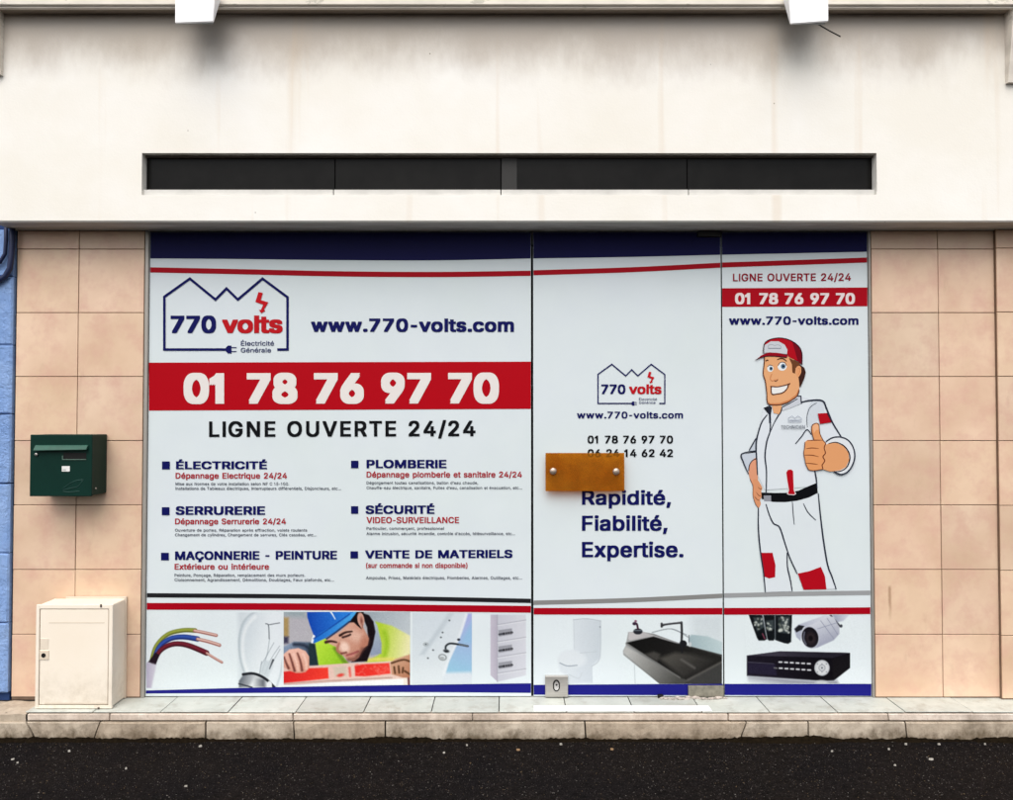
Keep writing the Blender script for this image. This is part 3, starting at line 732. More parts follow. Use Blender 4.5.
# ------------------------------------------------------------------ printed cartoon worker (flat drawing on the film)
def worker_drawing(parent):
    f = Flat(YLT, 0.00006)
    A = K(720, 325, 5.3333); C = K(755, 333, 8.8833); H = K(790, 400, 10); L = K(735, 440, 10); D = K(720, 460, 5.3333)
    OUT = (44, 50, 66); SK = (233, 172, 124); SKD = (206, 132, 86); SKO = (92, 48, 34); CL = (225, 232, 241); CLS = (200, 209, 222)
    RD = (180, 12, 30); RDD = (118, 8, 26)
    # suit: one pale body shape, then its shading
    f.poly(A([(232, 440), (270, 420), (330, 440), (430, 380), (545, 402), (600, 500), (650, 600), (600, 620), (540, 640), (505, 760), (520, 860), (240, 880), (200, 800), (196, 680), (205, 560)]), CL)
    f.poly(D([(232, 200), (520, 170), (540, 330), (575, 560), (620, 688), (450, 692), (412, 605), (360, 495), (385, 700), (240, 705), (210, 490), (205, 255)]), CL)
    f.poly(A([(155, 670), (196, 600), (194, 680), (116, 690), (122, 720), (150, 790), (190, 720), (192, 672)]), CLS)
    f.poly(A([(430, 385), (490, 405), (465, 450), (462, 520), (490, 560), (500, 530), (560, 470), (545, 404), (500, 400)]), (212, 220, 231))
    # left arm (photo left) and hand on the hip
    f.poly(L([(212, 185), (170, 205), (140, 255), (135, 310), (150, 390), (180, 450), (228, 410), (222, 300)]), (226, 158, 126), True)
    f.poly(L([(180, 400), (225, 400), (272, 475), (262, 510), (268, 560), (250, 600), (258, 640), (235, 680), (205, 640), (178, 560), (182, 480)]), (222, 152, 112), True)
    for p in ([(228, 470), (255, 492), (268, 480)], [(210, 520), (238, 555), (262, 560)], [(190, 560), (225, 598), (250, 605)]): f.stroke(L(p), 0.6, SKO, taper=0.8)
    f.stroke(L([(212, 188), (175, 205), (145, 250), (136, 310)]), 0.9, OUT)
    f.stroke(L([(150, 390), (178, 460), (180, 560), (205, 640), (235, 680)]), 0.45, SKO)
    # belt, buckle, screwdriver
    f.poly(L([(262, 525), (400, 530), (520, 528), (640, 505), (740, 460), (820, 428), (828, 530), (740, 575), (620, 608), (500, 622), (380, 620), (270, 590)]), (12, 13, 18))
    f.poly(L([(286, 555), (360, 555), (362, 615), (290, 612)]), (150, 152, 164))
    f.poly(L([(508, 320), (525, 295), (560, 290), (585, 305), (590, 400), (595, 505), (612, 540), (590, 552), (535, 548), (520, 540), (532, 500), (515, 400)]), (236, 226, 232), False)
    f.poly(L([(513, 325), (530, 299), (560, 295), (580, 310), (584, 400), (588, 500), (602, 538), (585, 546), (540, 543), (530, 536), (540, 500), (522, 400)]), RD)
    # knee patches
    f.poly(D([(218, 495), (280, 495), (296, 560), (294, 625), (262, 632), (236, 622)]), RD)
    f.poly(D([(415, 606), (480, 592), (538, 570), (560, 620), (568, 690), (446, 692)]), RD)
    # suit outlines
    for p, wd in (([(205, 255), (205, 370), (216, 490), (232, 600), (242, 705)], 1.5), ([(245, 235), (262, 290), (285, 338), (318, 360), (345, 440), (372, 520), (412, 606)], 1.5),
                  ([(358, 495), (360, 570), (375, 640), (385, 700)], 1.4), ([(524, 178), (535, 290), (552, 430), (574, 560), (598, 625), (620, 690)], 1.7),
                  ([(445, 232), (470, 280), (512, 322)], 1.0), ([(386, 222), (390, 280), (396, 345)], 0.9)):
        f.stroke(D(p), wd, OUT, taper=0.35)
    for p, wd in (([(252, 478), (222, 520), (200, 590), (192, 640), (196, 720), (200, 800)], 1.5), ([(268, 460), (268, 560), (250, 620), (240, 700), (248, 780), (246, 900)], 1.5), ([(322, 470), (290, 520), (268, 572)], 0.9),
                  ([(192, 604), (155, 670)], 1.3), ([(190, 670), (116, 688), (124, 730), (152, 795)], 1.3),
                  ([(418, 418), (470, 404), (545, 404), (570, 450), (600, 520), (650, 602)], 1.8), ([(516, 415), (480, 440), (464, 490), (466, 545)], 0.6), ([(402, 634), (435, 595), (464, 558), (488, 585)], 1.2), ([(503, 770), (512, 810), (518, 870)], 1.5)):
        f.stroke(A(p), wd, OUT, taper=0.35)
    # collar and neck
    f.poly(C([(150, 640), (235, 632), (240, 690), (215, 722), (165, 712)]), SK)
    f.poly(C([(75, 665), (130, 645), (150, 660), (142, 720), (120, 720)]), (30, 34, 44))
    f.poly(C([(235, 665), (300, 625), (380, 560), (410, 560), (412, 625), (330, 660), (245, 690)]), (205, 210, 222))
    f.stroke(C([(372, 560), (408, 562), (412, 628)]), 1.2, OUT, False); f.stroke(C([(240, 660), (300, 630), (378, 585)]), 0.9, OUT); f.stroke(C([(240, 658), (228, 705), (205, 735), (175, 790)]), 1.1, OUT); f.stroke(C([(128, 640), (128, 720), (130, 800)]), 1.0, OUT)
    # head
    f.poly(C([(400, 280), (440, 310), (452, 350), (440, 400), (405, 480), (390, 470), (385, 400)]), (62, 34, 28))
    f.poly(C([(85, 205), (82, 260), (74, 360), (92, 430), (104, 530), (110, 610), (130, 638), (220, 636), (300, 610), (370, 560), (394, 500), (392, 440), (384, 380), (400, 300), (330, 215), (220, 195)]), SK)
    f.poly(C([(110, 600), (135, 625), (220, 622), (300, 595), (366, 545), (390, 490), (394, 500), (370, 560), (300, 610), (220, 636), (130, 638)]), SKD)
    f.poly(C([(300, 220), (400, 265), (398, 300), (362, 310), (355, 362), (332, 350), (328, 280)]), (110, 66, 40))
    f.poly(C([(365, 310), (392, 292), (410, 310), (408, 355), (385, 392), (368, 370)]), (232, 162, 112), True); f.stroke(C([(380, 320), (394, 312), (398, 345), (384, 370)]), 0.5, SKD)
    f.stroke(C([(85, 210), (82, 270), (73, 360), (92, 430), (104, 530), (108, 605), (128, 636), (220, 638), (300, 612), (372, 562), (394, 505)]), 1.0, SKO)
    # eyes, brows, nose, smile
    f.ell(*C([(136, 315)])[0], 3.1, 3.4, (236, 238, 240)); f.ell(*C([(242, 298)])[0], 4.6, 4.1, (240, 242, 244), -0.2)
    f.ell(*C([(142, 316)])[0], 1.7, 2.0, (92, 122, 150)); f.ell(*C([(250, 296)])[0], 2.3, 2.5, (92, 122, 150)); f.ell(*C([(143, 316)])[0], 0.8, 1.0, (20, 24, 34)); f.ell(*C([(252, 296)])[0], 1.1, 1.2, (20, 24, 34))
    f.stroke(C([(112, 300), (130, 284), (158, 292)]), 0.6, SKO); f.stroke(C([(204, 290), (225, 262), (262, 262), (280, 290)]), 0.7, SKO)
    f.stroke(C([(96, 250), (108, 240), (118, 246)]), 1.1, (80, 44, 28)); f.stroke(C([(196, 238), (225, 226), (255, 230), (282, 252)]), 1.4, (80, 44, 28), taper=0.6)
    f.stroke(C([(150, 360), (136, 405), (152, 425), (175, 418), (205, 412)]), 0.7, SKD); f.stroke(C([(172, 425), (188, 428), (205, 414)]), 0.6, SKO)
    f.poly(C([(145, 480), (215, 476), (290, 458), (280, 500), (240, 532), (190, 540), (150, 540)]), (240, 240, 240))
    f.stroke(C([(136, 474), (205, 478), (290, 458), (312, 446)]), 1.2, SKO); f.stroke(C([(144, 480), (150, 542), (195, 541), (245, 530), (282, 498), (300, 456)]), 1.1, SKO)
    # cap
    f.poly(C([(78, 175), (78, 120), (100, 75), (160, 50), (240, 46), (320, 68), (385, 115), (415, 175), (416, 280), (380, 250), (300, 212), (285, 185), (200, 180)]), RD)
    f.poly(C([(330, 75), (385, 115), (415, 175), (416, 280), (380, 250), (355, 160)]), RDD)
    f.poly(C([(76, 178), (82, 110), (140, 74), (210, 74), (265, 105), (288, 150), (284, 188), (200, 176), (130, 172)]), (206, 210, 218))
    f.poly(C([(5, 240), (60, 195), (130, 172), (220, 180), (290, 196), (285, 216), (200, 208), (110, 206), (60, 218)]), (150, 8, 28))
    f.stroke(C([(5, 240), (60, 216), (120, 205), (200, 208), (285, 218)]), 0.9, (60, 20, 34))
    f.stroke(C([(76, 178), (80, 115), (100, 76), (160, 50), (240, 45), (320, 68), (386, 116), (416, 178), (417, 282)]), 1.0, (52, 20, 32))
    f.stroke(C([(118, 140), (122, 108), (150, 102), (175, 110), (200, 104), (228, 116), (228, 140)]), 0.45, (150, 156, 168)); f.stroke(C([(120, 136), (228, 136)]), 0.8, (130, 134, 150))
    # sleeve badge, cuff, forearm and raised thumb
    f.poly(H([(278, 135), (370, 130), (416, 222), (300, 240)]), RD); f.stroke(H([(370, 130), (414, 222)]), 0.8, (80, 14, 30))
    f.poly(H([(360, 415), (420, 380), (490, 370), (570, 395), (625, 460), (648, 550), (630, 640), (580, 715), (510, 745), (450, 715), (350, 600)]), (228, 233, 239))
    f.stroke(H([(360, 418), (420, 380), (490, 370), (570, 395), (625, 460), (648, 550), (630, 640), (580, 715), (510, 745), (440, 715)]), 1.5, OUT)
    f.poly(H([(345, 450), (400, 430), (470, 430), (540, 465), (585, 530), (592, 600), (560, 670), (500, 705), (400, 715), (320, 690)]), (228, 162, 112))
    f.stroke(H([(385, 436), (460, 424), (540, 460), (590, 530), (597, 600), (565, 675), (505, 712), (450, 716)]), 1.4, (40, 26, 30), taper=0.5)
    f.poly(H([(150, 420), (175, 400), (240, 398), (215, 300), (225, 250), (265, 230), (290, 250), (295, 320), (330, 400), (360, 430), (345, 480), (350, 540), (330, 570), (345, 610), (325, 690), (240, 705), (180, 695), (160, 640), (145, 590), (138, 520), (148, 470)]), (230, 158, 104))
    f.poly(H([(225, 260), (262, 235), (285, 250), (285, 300), (262, 300), (240, 330)]), (240, 180, 138))
    for p in ([(160, 488), (220, 480), (290, 486)], [(140, 552), (215, 552), (290, 568)], [(158, 632), (215, 636), (280, 645)], [(170, 405), (250, 402), (330, 402)]): f.stroke(H(p), 0.9, (122, 62, 36), taper=0.7)
    f.stroke(H([(358, 435), (342, 480), (354, 530), (330, 568), (348, 608), (322, 650), (330, 690)]), 1.0, (110, 54, 34))
    f.stroke(H([(240, 398), (218, 320), (222, 255), (262, 232), (290, 252), (298, 330), (330, 400), (360, 432)]), 0.8, (110, 60, 42)); f.stroke(H([(150, 420), (146, 480), (138, 530), (150, 600), (160, 645), (190, 698), (240, 706), (330, 692)]), 0.7, (110, 60, 42))
    # chest logo
    f.stroke(A([(366, 515), (366, 495), (385, 485), (400, 498), (415, 485), (434, 497), (434, 518), (366, 518)]), 0.4, (150, 158, 180), False); f.stroke(A([(372, 508), (428, 508)]), 0.7, (140, 146, 170), False)
    o = f.build('worker_drawing', parent); o['label'] = 'printed cartoon worker in white overalls and red cap'
    text(parent, 'TECHNICIEN', 781.2, 805, 425.2, 428.6, (110, 116, 130), YLT-0.0065, off=0.008)
worker_drawing(WR)

# ------------------------------------------------------------------ printed photographs (painted into point colours of a fine flat grid)
class Canvas:
    def __init__(s, x0, x1, y0, y1, bg=FILM, st=0.5):
        s.xs = np.arange(x0, x1+st/2, st); s.ys = np.arange(y0, y1+st/2, st)
        s.X, s.Y = np.meshgrid(s.xs, s.ys); s.c = np.ones(s.X.shape+(3,))*np.array(bg, float)
    def _poly(s, P):
        P = np.asarray(P, float); X, Y = s.X, s.Y; ins = np.zeros(X.shape, bool); dm = np.full(X.shape, 1e9)
        for i in range(len(P)):
            (ax, ay), (bx, by) = P[i-1], P[i]
            with np.errstate(divide='ignore', invalid='ignore'):
                cr_ = ((ay > Y) != (by > Y)) & (X < (bx-ax)*(Y-ay)/(by-ay+1e-12)+ax)
            ins ^= cr_
            ex, ey = bx-ax, by-ay; t = np.clip(((X-ax)*ex+(Y-ay)*ey)/(ex*ex+ey*ey+1e-12), 0, 1)
            dm = np.minimum(dm, np.hypot(X-ax-t*ex, Y-ay-t*ey))
        return np.where(ins, -dm, dm)
    def put(s, a, col):
        a = a[..., None]; s.c = s.c*(1-a)+np.asarray(col, float)*a
    def poly(s, P, col, col2=None, ax=None, feather=0.8, op=1.0, smooth=False):
        if smooth: P = catmull(P, True, 4)
        a = np.clip(0.5-s._poly(P)/feather, 0, 1)*op
        if col2 is not None:
            (x0, y0), (x1, y1) = ax; ex, ey = x1-x0, y1-y0
            t = np.clip(((s.X-x0)*ex+(s.Y-y0)*ey)/(ex*ex+ey*ey), 0, 1)[..., None]
            col = np.array(col, float)*(1-t)+np.array(col2, float)*t
        s.put(a, col)
    def line(s, P, w0, col, w1=None, feather=0.8, op=1.0, smooth=True):
        P = catmull(P, False, 5) if smooth and len(P) > 2 else np.asarray(P, float)
        w1 = w0 if w1 is None else w1; n = len(P); a = np.zeros(s.X.shape)
        for i in range(n-1):
            (ax, ay), (bx, by) = P[i], P[i+1]; ex, ey = bx-ax, by-ay
            t = np.clip(((s.X-ax)*ex+(s.Y-ay)*ey)/(ex*ex+ey*ey+1e-12), 0, 1)
            ww = w0+(w1-w0)*(i+t)/(n-1)
            a = np.maximum(a, np.clip(0.5-(np.hypot(s.X-ax-t*ex, s.Y-ay-t*ey)-ww/2)/feather, 0, 1))
        s.put(a*op, col)
    def ell(s, cx, cy, rx, ry, col, rot=0.0, feather=0.8, op=1.0, ring=0):
        c, q = math.cos(rot), math.sin(rot); dx, dy = s.X-cx, s.Y-cy
        r_ = np.hypot((dx*c+dy*q)/rx, (-dx*q+dy*c)/ry); dd = (r_-1)*min(rx, ry)
        if ring: dd = np.abs(dd)-ring/2
        s.put(np.clip(0.5-dd/feather, 0, 1)*op, col)
    def noise(s, amt):
        n = rng.normal(0, 1, s.X.shape); n = (n+np.roll(n, 1, 0)+np.roll(n, 1, 1)+np.roll(np.roll(n, 1, 0), 1, 1))/2
        s.c = s.c+n[..., None]*amt
    def fade(s, m, bg=FILM):
        """let the outermost m pixels run into the plain film"""
        a = np.minimum.reduce([s.X-s.xs[0], s.xs[-1]-s.X, s.Y-s.ys[0], s.ys[-1]-s.Y]); a = np.clip(a/m, 0, 1)[..., None]
        s.c = s.c*a+np.array(bg, float)*(1-a)
    def build(s, parent, label, Y=YPH):
        h, w_ = s.X.shape; V = WP(np.stack([s.X.ravel(), s.Y.ravel()], 1), Y)-np.array(parent['_o'])
        idx = np.arange(h*w_).reshape(h, w_); q = np.stack([idx[:-1, :-1], idx[1:, :-1], idx[1:, 1:], idx[:-1, 1:]], -1).reshape(-1)
        me = bpy.data.meshes.new('photo_print'); nf = len(q)//4
        me.vertices.add(h*w_); me.vertices.foreach_set('co', V.astype(np.float32).ravel())
        me.loops.add(len(q)); me.loops.foreach_set('vertex_index', q.astype(np.int32))
        me.polygons.add(nf); me.polygons.foreach_set('loop_start', np.arange(0, nf*4, 4, dtype=np.int32))
        me.update(calc_edges=True); me.validate()
        at = me.color_attributes.new('Col', 'FLOAT_COLOR', 'POINT')
        c = np.ones((h*w_, 4), np.float32); c[:, :3] = lin(np.clip(s.c, 0, 255).reshape(-1, 3))*ALB
        at.data.foreach_set('color', c.ravel()); me.materials.append(M_PRINT)
        o = bpy.data.objects.new('photo_print', me); COL.objects.link(o); o.parent = parent; o['label'] = label; o['_o'] = list(parent['_o']); return o

# --- cables and bulb
k = K(135, 590, 6.155); c = Canvas(146.5, 282, 612.5, 688)
c.poly(k([(630, 110), (760, 130), (900, 130), (905, 600), (640, 600), (645, 400), (640, 250)]), (205, 214, 222), (222, 230, 236), (k([(640, 0)])[0], k([(760, 0)])[0]), feather=6)
for P, col, dk, wd in ((k([(100, 440), (130, 345), (200, 275), (290, 250), (370, 250)]), (148, 158, 66), (96, 104, 40), 4.6),
                       (k([(110, 445), (150, 350), (220, 300), (300, 290), (385, 302)]), (52, 82, 168), (26, 44, 110), 5.4),
                       (k([(115, 450), (155, 375), (230, 335), (320, 340), (440, 388)]), (112, 34, 48), (66, 18, 30), 5.6)):
    c.line(P, wd*0.8, dk, wd); c.line([(x, y-0.7) for x, y in P], wd*0.45, col, wd*0.6, feather=1.6)
for P, wd in ((k([(366, 252), (420, 262), (500, 280)]), 3.2), (k([(385, 303), (450, 318), (520, 340)]), 3.4), (k([(442, 390), (490, 420), (535, 446)]), 2.4)):
    c.line(P, wd, (150, 92, 84)); c.line([(x, y-0.4) for x, y in P], wd*0.5, (222, 186, 178), feather=1.2)
c.poly(k([(80, 445), (125, 385), (150, 400), (128, 462)]), (36, 22, 34))
c.poly(k([(62, 450), (80, 445), (132, 460), (100, 610), (62, 610)]), (176, 168, 194), (204, 202, 218), (k([(62, 0)])[0], k([(130, 0)])[0]), feather=2)
c.poly(k([(672, 520), (645, 420), (640, 300), (668, 195), (730, 135), (830, 115), (910, 120), (910, 600), (840, 590), (800, 545)]), (203, 213, 222), (224, 231, 238), (k([(650, 300)])[0], k([(790, 340)])[0]), feather=3)
c.line(k([(676, 515), (648, 420), (642, 300), (668, 200), (728, 140), (800, 118)]), 1.6, (168, 180, 190), feather=2.2, op=0.8); c.line(k([(690, 500), (668, 420), (664, 310), (690, 220), (740, 165)]), 2.4, (238, 242, 246), feather=3.5, op=0.8)
c.line(k([(870, 600), (895, 520), (910, 430)]), 1.4, (170, 182, 192), feather=2, op=0.7)
for P in ([(890, 345), (835, 430), (800, 520)], [(855, 325), (810, 410), (785, 500)], [(828, 300), (812, 400), (775, 460)], [(893, 365), (850, 440)]): c.line(k(P), 0.7, (128, 138, 148), op=0.65)
c.poly(k([(775, 470), (800, 430), (835, 440), (850, 470), (815, 545), (765, 520)]), (196, 206, 214), feather=3, op=0.8); c.line(k([(780, 440), (770, 500), (765, 525)]), 0.8, (140, 150, 160), op=0.7)
c.line(k([(805, 208), (822, 220), (826, 300)]), 1.0, (82, 88, 96), op=0.85); c.line(k([(822, 215), (890, 203)]), 0.9, (82, 88, 96), op=0.85); c.line(k([(850, 432), (828, 486)]), 2.2, (58, 62, 70), 0.9, op=0.85)
c.poly(k([(640, 560), (672, 515), (740, 520), (800, 545), (850, 600), (640, 600)]), (92, 98, 108), (206, 210, 216), (k([(640, 560)])[0], k([(740, 580)])[0]), feather=1.5)
c.poly(k([(740, 540), (800, 548), (800, 600), (700, 600)]), (226, 230, 234), (80, 84, 94), (k([(720, 0)])[0], k([(800, 0)])[0]), feather=4)
c.line(k([(665, 520), (730, 515), (800, 545), (858, 600)]), 2.6, (34, 36, 42)); c.line(k([(640, 578), (720, 600)]), 1.5, (60, 64, 72)); c.ell(*k([(828, 585)])[0], 2.5, 4, (220, 224, 230))
c.noise(1.5); c.build(WL, 'photo of stripped cables and a light bulb')
# --- worker with blue helmet
k = K(265, 590, 6.155); c = Canvas(283.6, 410.2, 612.0, 685.2, (178, 176, 184))
c.poly(k([(540, 100), (900, 100), (900, 340), (700, 330)]), (150, 162, 174), (192, 200, 208), (k([(560, 120)])[0], k([(890, 260)])[0]), feather=4)
c.poly(k([(113, 125), (250, 125), (250, 170), (113, 160)]), (150, 165, 172), feather=6); c.poly(k([(113, 170), (146, 170), (146, 290), (113, 290)]), (168, 142, 92), feather=3); c.poly(k([(113, 288), (144, 288), (144, 328), (113, 330)]), (58, 56, 80), feather=3)
c.poly(k([(108, 352), (180, 318), (290, 322), (335, 470), (260, 470), (108, 420)]), (132, 150, 176), (48, 62, 82), (k([(150, 320)])[0], k([(290, 420)])[0]), feather=2)
c.line(k([(180, 335), (250, 345), (300, 400)]), 3, (40, 48, 66), feather=3); c.poly(k([(270, 330), (312, 330), (335, 470), (265, 455)]), (34, 50, 58), feather=2)
c.poly(k([(308, 320), (400, 290), (460, 380), (525, 470), (330, 470)]), (186, 224, 66), (140, 192, 40), (k([(320, 330)])[0], k([(480, 450)])[0]), feather=1.5)
c.line(k([(430, 360), (470, 420), (510, 460)]), 3, (104, 140, 40), feather=3)
c.poly(k([(680, 195), (780, 220), (900, 285), (900, 440), (600, 455), (700, 400)]), (178, 208, 56), (232, 228, 178), (k([(700, 300)])[0], k([(880, 330)])[0]), feather=2)
c.line(k([(735, 260), (750, 330), (730, 420)]), 4, (150, 190, 40), feather=5); c.line(k([(640, 430), (740, 425), (800, 430)]), 3, (226, 214, 110), feather=3)
c.poly(k([(640, 160), (690, 215), (718, 330), (716, 392), (650, 405), (640, 330)]), (176, 190, 206), (142, 154, 180), (k([(650, 200)])[0], k([(700, 390)])[0]), feather=1.5)
c.poly(k([(590, 138), (640, 155), (668, 195), (680, 260), (664, 340), (628, 440), (530, 445), (600, 370), (635, 300), (628, 230)]), (24, 16, 22), feather=1.2)
c.poly(k([(375, 300), (470, 250), (520, 195), (585, 190), (615, 250), (640, 300), (632, 340), (602, 362), (578, 415), (548, 438), (505, 430), (470, 392), (440, 352), (392, 330)]), (214, 166, 148), (192, 132, 112), (k([(430, 300)])[0], k([(600, 400)])[0]), feather=1.2)
c.ell(*k([(560, 285)])[0], 9, 5.5, (226, 184, 168), 0.5, feather=6, op=0.8); c.ell(*k([(610, 320)])[0], 4, 6, (178, 112, 92), 0.3, feather=5, op=0.7)
c.poly(k([(500, 200), (560, 130), (610, 130), (600, 160), (580, 205), (592, 240), (570, 222), (548, 200)]), (22, 14, 16), feather=1.2)
c.ell(*k([(590, 182)])[0], 3.4, 7.0, (206, 156, 140), -0.15); c.ell(*k([(594, 190)])[0], 1.3, 3.6, (140, 84, 74), -0.1, feather=1.5); c.line(k([(596, 240), (602, 215)]), 1, (150, 96, 84))
c.line(k([(462, 280), (495, 262), (535, 256)]), 2.6, (52, 30, 28), 1.6, feather=1.2); c.line(k([(478, 292), (505, 284), (525, 275)]), 2.0, (60, 36, 36), feather=1.2)
c.line(k([(375, 322), (405, 316), (440, 322)]), 3.0, (64, 36, 34), 1.6, feather=1.4)
c.ell(*k([(490, 352)])[0], 4.4, 5.4, (240, 206, 192), -0.5, feather=4); c.line(k([(455, 330), (445, 370), (470, 392)]), 2.4, (176, 112, 96), feather=2); c.line(k([(470, 392), (500, 385)]), 1.8, (120, 66, 60), feather=1.4)
c.line(k([(505, 402), (540, 392), (572, 378)]), 2.2, (158, 84, 84), feather=1.4); c.line(k([(515, 412), (545, 402)]), 1.6, (206, 136, 126), feather=1.4)
c.line(k([(515, 430), (550, 425), (580, 395), (600, 365)]), 3.4, (112, 66, 58), feather=3.4, op=0.75)
c.poly(k([(258, 118), (575, 118), (540, 150), (470, 225), (390, 280), (330, 300), (300, 280), (275, 215), (260, 165)]), (22, 72, 176), (44, 128, 222), (k([(270, 190)])[0], k([(500, 150)])[0]), feather=1)
c.poly(k([(296, 300), (345, 262), (440, 208), (545, 135), (572, 122), (556, 148), (520, 196), (440, 256), (370, 298), (310, 326), (288, 326)]), (34, 110, 206), (74, 168, 236), (k([(320, 300)])[0], k([(540, 150)])[0]), feather=1)
c.line(k([(400, 128), (415, 150), (432, 180)]), 2.0, (216, 232, 246), 0.8); c.line(k([(300, 284), (290, 322)]), 2.2, (232, 238, 246)); c.line(k([(300, 300), (400, 235), (520, 150)]), 1.0, (18, 60, 150), feather=1.5)
c.line(k([(520, 196), (440, 258), (380, 300)]), 1.6, (26, 40, 80), feather=1.5)
c.poly(k([(108, 480), (270, 468), (500, 452), (780, 438), (895, 470), (895, 548), (400, 568), (108, 590)]), (224, 186, 178), (232, 202, 192), (k([(113, 500)])[0], k([(890, 500)])[0]), feather=1.2)
c.poly(k([(108, 505), (270, 482), (388, 478), (392, 545), (108, 576)]), (206, 34, 36), (236, 62, 48), (k([(113, 540)])[0], k([(390, 500)])[0]), feather=1.4)
c.poly(k([(552, 468), (600, 458), (765, 450), (772, 515), (620, 532), (556, 530)]), (226, 44, 38), (238, 66, 56), (k([(560, 0)])[0], k([(770, 0)])[0]), feather=1.6)
for _ in range(26):
    x, y = random.uniform(560, 765), random.uniform(460, 525); c.ell(*k([(x, y)])[0], 1.6, 0.7, (240, 110, 100), random.uniform(-1, 1), feather=1.2, op=0.6)
c.poly(k([(420, 475), (500, 468), (505, 530), (430, 538)]), (206, 190, 176), feather=3); c.ell(*k([(465, 525)])[0], 3.5, 1.6, (220, 70, 64), -0.2, feather=1.6); c.line(k([(520, 480), (525, 530)]), 2, (226, 96, 88), feather=2)
c.line(k([(113, 578), (400, 560), (780, 540)]), 1.2, (178, 150, 142), feather=1.5)
c.poly(k([(108, 592), (400, 570), (860, 545), (860, 610), (108, 610)]), (240, 242, 244), feather=1.2)
c.poly(k([(108, 400), (150, 366), (205, 358), (250, 376), (272, 410), (272, 480), (250, 506), (220, 512), (190, 512), (150, 498), (108, 470)]), (234, 184, 168), (206, 146, 128), (k([(180, 370)])[0], k([(190, 510)])[0]), feather=1.2)
for P in ([(150, 395), (165, 440), (182, 498)], [(200, 390), (218, 440), (228, 495)], [(118, 415), (130, 450), (145, 482)]): c.line(k(P), 1.6, (112, 62, 56), 2.4, feather=1.6)
for P in ([(175, 395), (195, 450), (205, 495)], [(235, 395), (252, 440), (255, 485)]): c.line(k(P), 2.0, (244, 206, 192), feather=2.5, op=0.8)
c.poly(k([(768, 448), (800, 425), (850, 410), (895, 395), (895, 545), (850, 540), (780, 520)]), (212, 168, 140), (176, 118, 92), (k([(780, 430)])[0], k([(880, 540)])[0]), feather=1.4)
for P in ([(795, 475), (800, 512)], [(822, 470), (826, 510)], [(850, 480), (846, 508)], [(780, 450), (850, 430), (890, 440)], [(860, 500), (893, 520)]): c.line(k(P), 1.8, (84, 54, 36), feather=1.4)
c.poly(k([(852, 545), (895, 540), (895, 600), (852, 600)]), (236, 226, 218), feather=2); c.line(k([(884, 545), (886, 590)]), 2, (96, 40, 40), feather=1.6)
c.noise(3.0); c.build(WL, 'photo of a worker in a blue helmet')
# --- bath tap
k = K(395, 590, 6.155); c = Canvas(412.4, 471.8, 613, 684)
c.poly(k([(100, 140), (475, 140), (475, 580), (100, 580)]), (208, 218, 228), (222, 229, 236), (k([(110, 150)])[0], k([(300, 560)])[0]))
c.poly(k([(330, 140), (368, 140), (230, 330), (180, 400), (150, 400)]), (196, 206, 216), feather=3); c.poly(k([(445, 145), (475, 145), (475, 520), (310, 520), (330, 440), (400, 290)]), (168, 176, 226), (150, 196, 224), (k([(450, 160)])[0], k([(380, 510)])[0]), feather=2)
c.poly(k([(475, 190), (475, 330), (410, 330), (420, 290)]), (150, 190, 226), feather=5); c.poly(k([(300, 510), (475, 505), (475, 580), (290, 580)]), (216, 224, 234), feather=4); c.line(k([(440, 150), (395, 285), (330, 430), (300, 520)]), 2.4, (228, 234, 242), feather=2)
for x, y in ((293, 262), (283, 292), (335, 188), (235, 370), (203, 420), (190, 335)): c.ell(*k([(x, y)])[0], 0.9, 0.8, (84, 90, 96), feather=1)
c.line(k([(312, 368), (314, 345), (340, 330), (395, 336), (448, 346)]), 2.0, (48, 54, 60)); c.line(k([(395, 336), (448, 345)]), 0.7, (140, 150, 160)); c.ell(*k([(316, 376)])[0], 3.2, 1.8, (92, 98, 104), 0.2); c.ell(*k([(316, 378)])[0], 1.8, 0.9, (30, 34, 38)); c.ell(*k([(392, 306)])[0], 1.6, 1.2, (46, 50, 60))
c.ell(*k([(293, 415)])[0], 3.6, 2.8, (150, 156, 160), 0.2, ring=1.2); c.ell(*k([(290, 420)])[0], 2.2, 1.5, (170, 176, 180)); c.ell(*k([(190, 335)])[0], 2.2, 1.6, (170, 178, 184), ring=0.9)
c.noise(1.5); c.build(WL, 'photo of a bath tap')
# --- distribution board
c = Canvas(488, 528.5, 614.5, 683)
c.poly(k([(587, 152), (632, 152), (632, 566), (587, 525)]), (196, 190, 206), (178, 174, 190), (k([(587, 0)])[0], k([(632, 0)])[0]))
c.poly(k([(630, 152), (806, 152), (806, 526), (630, 566)]), (196, 198, 210), (212, 214, 224), (k([(630, 300)])[0], k([(806, 300)])[0])); c.line(k([(630, 155), (630, 565)]), 0.8, (168, 166, 180))
for y in (205, 310, 405, 505): c.line(k([(632, y+8), (806, y-20)]), 0.7, (170, 172, 184), smooth=False); c.line(k([(632, y+16), (806, y-12)]), 0.6, (224, 226, 232), smooth=False)
for y in (262, 362, 462):
    c.poly(k([(636, y-14), (720, y-26), (722, y+12), (640, y+26)]), (152, 154, 164)); c.line(k([(668, y+8), (720, y)]), 2.2, (30, 30, 36), smooth=False); c.line(k([(642, y+12), (660, y+9)]), 2.0, (70, 72, 80), smooth=False)
    for q in range(5): c.line(k([(676+q*10, y+16), (678+q*10, y-4)]), 0.4, (170, 170, 180), smooth=False)
c.noise(1.2); c.build(WL, 'photo of a grey distribution board')
